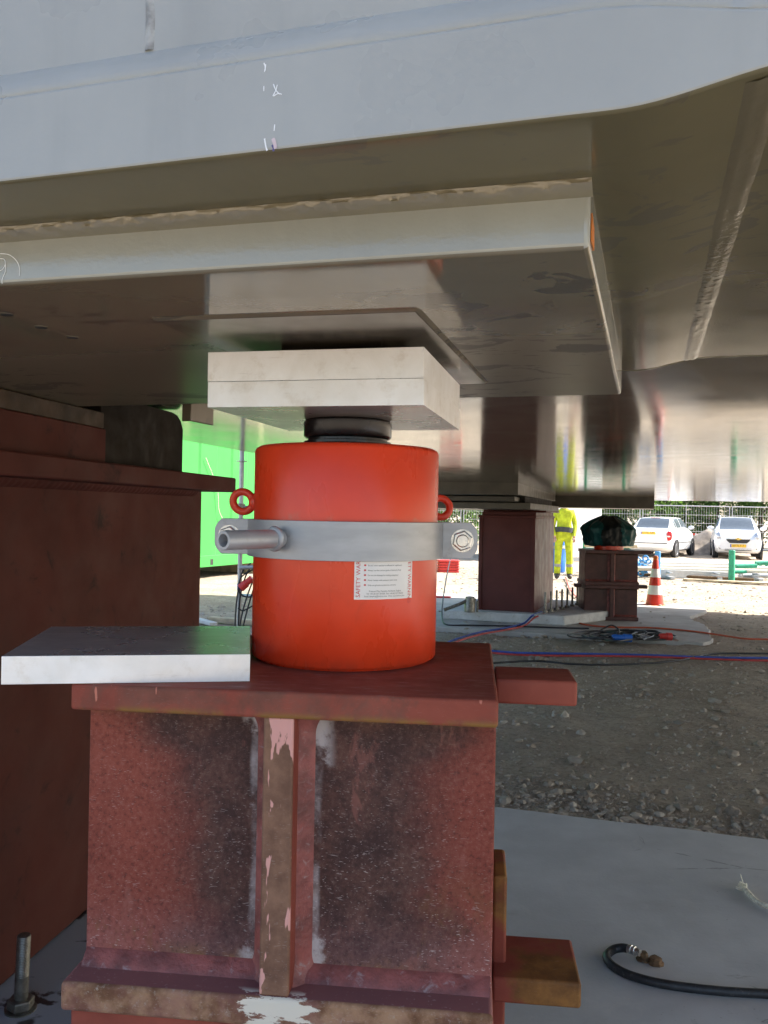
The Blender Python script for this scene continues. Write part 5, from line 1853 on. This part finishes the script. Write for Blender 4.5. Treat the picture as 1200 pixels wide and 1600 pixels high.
# the car's rear faces the camera, its nose points away and to the right
rot2 = math.pi - R(31)
dirv = Matrix.Rotation(rot2, 3, 'Z') @ Vector((0, L2, 0))
make_car('parked_car', 'white saloon seen from behind with red tail lights beside the fence', L2, 1.65, 1.45, 0.95, 0.92, 1.03, (0.24, 0.40), (0.74, 0.90), (rear.x - dirv.x, rear.y - dirv.y, -0.02), rot2, 'rear')

# ------------------------------------------------------------------ fence, tape, heap
fence_y = 36.5
def fence_panel(label, x0, x1, Y, shared=None):
    t = thing('fence_panel', label, 'fence', (x0, Y, -0.02), 0.0, 'mesh fence panels')
    w = x1 - x0
    hgt = 1.95
    if shared:
        for ch in shared:
            c = ch.copy()
            C.objects.link(c)
            c.parent = t
        return t, shared
    parts = []
    for x in (0.03, w - 0.03):
        bm = B()
        tube(bm, [(x, 0, 0), (x, 0, hgt)], 0.024, 10)
        parts.append(obj('post', bm, 'galv', t))
    bm = B()
    tube(bm, [(w / 2, 0, 0.12), (w / 2, 0, hgt - 0.03)], 0.017, 8)
    parts.append(obj('middle_post', bm, 'galv', t))
    for z in (0.12, hgt - 0.02):
        bm = B()
        tube(bm, [(0.03, 0, z), (w - 0.03, 0, z)], 0.021, 10)
        parts.append(obj('rail', bm, 'galv', t))
    bm = B()
    k = 34
    for i in range(1, k):
        x = 0.03 + (w - 0.06) * i / k
        tube(bm, [(x, -0.004, 0.12), (x, -0.004, hgt - 0.02)], 0.0045, 4, caps=False)
    for z in (0.5, 0.85, 1.2, 1.55):
        tube(bm, [(0.03, 0.006, z), (w - 0.03, 0.006, z)], 0.006, 4, caps=False)
    m = obj('mesh_wire', bm, 'galv', t)
    m['kind'] = 'stuff'
    parts.append(m)
    bm = B()
    prism(bm, [(-0.12, -0.33), (0.12, -0.33), (0.12, 0.33), (-0.12, 0.33)], -0.0, 0.13)
    parts.append(obj('concrete_foot', bm, 'concrete_far', t, bevel=0.02))
    return t, parts
xw = at(1141, 800, fence_y).x
pw_ = 3.75
sh = None
flabs = ['mesh fence panel behind the bonnet of the white hatchback', 'mesh fence panel between the white saloon and the white hatchback', 'mesh fence panel behind the wrapped jack',
         'mesh fence panel beyond the far pier', 'mesh fence panel seen through the right lifting eye', 'mesh fence panel hidden mostly by the orange jack', 'mesh fence panel farthest right']
for i, kx in enumerate((0, -1, -2, -3, -4, -5, 1)):
    x0 = xw + kx * (pw_ + 0.06) + 0.06
    t, p_ = fence_panel(flabs[i], x0, x0 + pw_, fence_y, sh)
    sh = sh or p_
bm = B()
t0, t1 = at(1068, 834, 35.8), at(1118, 836, 35.8)
segn = 9
tp = thing('barrier_tape', 'red and white warning tape strung along the fence between the cars', 'tape', t0)
for i in range(14):
    p, q = t0.lerp(t1, i / 14) - t0, t0.lerp(t1, (i + 1) / 14) - t0
    sag = lambda f: -0.05 * math.sin(math.pi * f)
    bm = B()
    extr(bm, [(p.x, 0, p.z + sag(i / 14)), (q.x, 0, q.z + sag((i + 1) / 14)), (q.x, 0, q.z + 0.08 + sag((i + 1) / 14)), (p.x, 0, p.z + 0.08 + sag(i / 14))], (0, 0.004, 0))
    obj('tape_stripe', bm, 'cone_red' if i % 2 == 0 else 'cone_white', tp)
bm = B()
hc = at(1098, 860, 34.2)
def heapf(i, j):
    x, y = -2.2 + 4.6 * i / 40, -0.9 + 1.8 * j / 24
    z = 1.0 * math.exp(-((x - .3) / 1.2) ** 2 - (y / .5) ** 2) + 0.10 * fbm(x * 2, y * 2, 3) * math.exp(-(x / 1.6) ** 2 - (y / .7) ** 2) - 0.03
    return (x, y, z)
grid(bm, heapf, 41, 25)
tag(obj('soil_heap', bm, 'sand', smooth=60, loc=(hc.x, hc.y, -0.03)), 'low grey brown soil heap between the two white cars', 'soil heap')

# ------------------------------------------------------------------ green container on the left, pole, cables
k0, k1 = gnd(311, 888.6, 0.20), gnd(395, 881, 0.20)
dv = (k1 - k0)
yawc = math.atan2(dv.x, dv.y)
cont = thing('shipping_container', 'bright green painted steel container in sunlight behind the left pier', 'container', (k0.x, k0.y, 0.16), -yawc)
for yy in (-3.2, -0.6, 2.2, 5.6):
    box_obj('support_timber', 'timber', cont, -2.3, -0.02, yy, yy + 0.22, -0.19, 0.058, 0.01)
# local y along the long face, x = 0 that face, body towards -x
bm = B()
ribs = []
y = -3.5
flat = True
prof = []
while y < 6.5:
    prof.append((0.0 if flat else -0.025, y))
    y += 0.55 if flat else 0.5
    prof.append((0.0 if flat else -0.025, y))
    y += 0.06
    flat = not flat
def cface(i, j):
    x, yy = prof[i]
    return (x, yy, 0.30 + 2.9 * j)
grid(bm, cface, len(prof), 2)
obj('wall_panel', bm, 'container', cont, smooth=0)
box_obj('bottom_rail', 'container', cont, -0.12, 0.03, -3.6, 6.6, 0.06, 0.30, 0.01)
box_obj('top_rail', 'container', cont, -0.12, 0.03, -3.6, 6.6, 3.20, 3.35, 0.01)
box_obj('roof', 'container', cont, -2.4, 0.0, -3.55, 6.55, 3.20, 3.30, 0.01)
for yy in (-3.6, 6.45):
    box_obj('corner_post', 'container', cont, -0.15, 0.031, yy, yy + 0.15, 0.061, 3.349, 0.01)
box_obj('end_wall', 'container', cont, -2.4, -0.1, -3.55, -3.5, 0.06, 3.2, 0.01)
box_obj('end_wall', 'container', cont, -2.4, -0.1, 6.5, 6.55, 0.06, 3.2, 0.01)
box_obj('back_wall', 'container', cont, -2.42, -2.36, -3.55, 6.55, 0.06, 3.2, 0.01)
for yy in (-2.0, 0.35, 2.6):
    box_obj('fork_pocket', 'hole', cont, 0.0305, 0.033, yy, yy + 0.10, 0.10, 0.22, 0.0)
bm = B()
tube(bm, smooth_path([(0.05, 0.1, 2.3), (0.06, 0.5, 1.7), (0.05, 0.62, 1.2), (0.06, 1.0, 0.8), (0.05, 1.2, 0.4)], 6), 0.006, 6)
obj('loose_wire', bm, 'rope', cont)
# scaffold pole
Yq = 9.2
sp0 = at(373, 990, Yq)
pole = thing('scaffold_pole', 'grey scaffold pole standing upright left of the jack before the green container', 'scaffold pole', (sp0.x, sp0.y, 0.0125 - 0.03))
bm = B()
tube(bm, [(0, 0, 0), (0.0, 0, 3.2)], 0.0245, 14)
obj('tube', bm, 'galv', pole)
for pz, nm in ((at(373, 718, Yq).z, 'rosette'),):
    bm = B()
    lathe(bm, [(0.025, -0.005), (0.06, -0.004), (0.06, 0.004), (0.025, 0.005)], 20, Matrix.Translation((0, 0, pz)))
    obj(nm, bm, 'galv', pole)
zc_ = at(378, 790, Yq).z
bm = B()
lathe(bm, [(0.025, -0.04), (0.045, -0.035), (0.045, 0.035), (0.025, 0.04)], 16, Matrix.Translation((0, 0, zc_)))
tube(bm, [(0.03, -0.02, 0 + zc_), (0.16, -0.03, zc_ + 0.01)], 0.016, 10)
obj('coupler', bm, 'gun', pole)
box_obj('foot_plate', 'galv', pole, -0.07, 0.07, -0.07, 0.07, 0.0, 0.012)
bm = B()
lathe(bm, [(0.0252, 0.0), (0.0265, 0.0), (0.0265, 0.07), (0.0252, 0.07)], 14, Matrix.Translation((0, 0, at(371, 919, Yq).z)), caps=False)
obj('blue_tape', bm, 'blue_hose', pole)
# cables hanging on the pole
hang = thing('hanging_cable', 'loops of black cable with red plug hanging from the scaffold pole', 'cable', (sp0.x, sp0.y, 0.02))
def Lq(px, py, dy=-0.06):
    q = at(px, py, Yq + dy)
    return q - Vector((sp0.x, sp0.y, 0.02))
for pts in ([(392, 880), (378, 895), (371, 930), (368, 960), (367, 985)], [(394, 884), (384, 900), (375, 935), (372, 988)], [(396, 905), (385, 935), (377, 965), (374, 988)],
            [(398, 915), (390, 940), (382, 970), (378, 990)], [(395, 890), (376, 903), (374, 925), (388, 933), (400, 925)], [(372, 950), (380, 954), (396, 946)]):
    bm = B()
    tube(bm, smooth_path([Lq(*p) for p in pts], 6), 0.009, 6)
    obj('cable_loop', bm, 'black_rubber', hang, smooth=60)
bm = B()
q0, q1 = Lq(376, 919), Lq(394, 903)
tube(bm, [q0, q0.lerp(q1, .5), q0.lerp(q1, .52), q1], [0.045, 0.045, 0.036, 0.036], 14)
obj('cable_plug', bm, 'red_plastic', hang, smooth=40)
bm = B()
tube(bm, [Lq(374, 887), Lq(400, 886)], 0.022, 10)
obj('bracket_arm', bm, 'galv', hang)
# timber on the ground
p0, p1 = gnd(328, 966, .03), gnd(402, 972, .03)
rod('timber_plank', 'pale timber plank on the dirt at the foot of the scaffold pole', 'plank', p0, p1, (0.07, 0.025), 'timber', square=True)
p0, p1 = gnd(308, 968, .02), gnd(334, 975, .02)
rod('timber_plank', 'short weathered plank beside the dark left pier foot', 'plank', p0, p1, (0.05, 0.02), 'grout_white', square=True)
p0, p1 = gnd(376, 930, .03), gnd(430, 934, .03)
rod('steel_tube', 'grey steel tube lying on dirt behind the hanging cables', 'tube', p0, p1, 0.03, 'galv')

# ------------------------------------------------------------------ trees behind the fence
def leaf_mesh(seed, nleaf, rx, ry, z0, z1):
    r_ = np.random.RandomState(seed)
    Vv, Ff = [], []
    cl = []
    for i in range(46):
        t = r_.uniform(0, 2 * math.pi)
        z = r_.uniform(0.0, 1.0)
        rad = (0.45 + 0.55 * math.sin(math.pi * min(1, z * 0.9 + 0.1))) * math.sqrt(r_.uniform(0.15, 1))
        cl.append((rx * rad * math.cos(t), ry * rad * math.sin(t), z0 + (z1 - z0) * z, r_.uniform(0.35, 0.75)))
    for i in range(nleaf):
        c = cl[r_.randint(len(cl))]
        d = r_.normal(0, 0.5, 3) * c[3]
        p = np.array(c[:3]) + d
        if p[2] < 0.05:
            continue
        s = r_.uniform(0.05, 0.10)
        u = r_.normal(0, 1, 3)
        u /= np.linalg.norm(u)
        w = np.cross(u, r_.normal(0, 1, 3))
        w /= np.linalg.norm(w)
        k_ = len(Vv)
        Vv += [tuple(p - u * s), tuple(p + w * s * 0.5), tuple(p + u * s), tuple(p - w * s * 0.5)]
        Ff.append((k_, k_ + 1, k_ + 2, k_ + 3))
    m = bpy.data.meshes.new('crown')
    m.from_pydata(Vv, [], Ff)
    m.materials.append(MAT['leaf'])
    return m
crowns = [leaf_mesh(i, 9000, 1.9, 1.5, 0.25, 4.8) for i in range(3)]
def trunk_mesh(seed):
    bm = B()
    r_ = random.Random(seed)
    tube(bm, smooth_path([(0, 0, -0.05), (0.05, 0.02, 1.2), (-0.04, 0.05, 2.6), (0.1, 0, 4.2)], 4), [0.14 - 0.009 * i for i in range(13)], 8)
    for i in range(7):
        z = 0.7 + i * 0.5
        t = r_.uniform(0, 6.28)
        l_ = r_.uniform(0.8, 1.4)
        tube(bm, smooth_path([(0, 0, z), (l_ * .5 * math.cos(t), l_ * .5 * math.sin(t), z + .3), (l_ * math.cos(t), l_ * math.sin(t), z + .8)], 3), [0.055, 0.05, 0.045, 0.04, 0.03, 0.022, 0.012], 6)
    m = bpy.data.meshes.new('trunk')
    bmesh.ops.recalc_face_normals(bm, faces=bm.faces)
    bm.to_mesh(m)
    bm.free()
    m.materials.append(MAT['bark'])
    return m
trunks = [trunk_mesh(i) for i in range(3)]
tl = [(1190, 'leafy tree behind the fence above the white hatchback roof'), (1120, 'leafy tree behind the fence between the two cars'), (1062, 'leafy tree behind the fence right of the saloon roof'),
      (1005, 'leafy tree behind the fence over the saloon rear'), (955, 'leafy tree behind the fence above the wrapped jack'), (722, 'leafy tree seen through the gap left of the far pier'),
      (655, 'leafy tree behind the fence hidden mostly by the jack'), (1260, 'leafy tree farthest right behind the fence'), (590, 'leafy tree behind the fence left of the jack')]
for i, (px, lb) in enumerate(tl):
    Yt = 40.0 + (i % 3) * 0.9
    p = at(px, 800, Yt)
    t = thing('leafy_tree', lb, 'tree', (p.x, p.y, -0.03), rnd.uniform(0, 6.28), 'trees behind the fence')
    for nm, ms_ in (('trunk', trunks), ('crown', crowns)):
        o = bpy.data.objects.new(nm, ms_[i % 3])
        C.objects.link(o)
        o.parent = t
        sc = rnd.uniform(0.9, 1.15)
        if nm == 'crown':
            o.scale = (sc * 1.05, sc, sc)
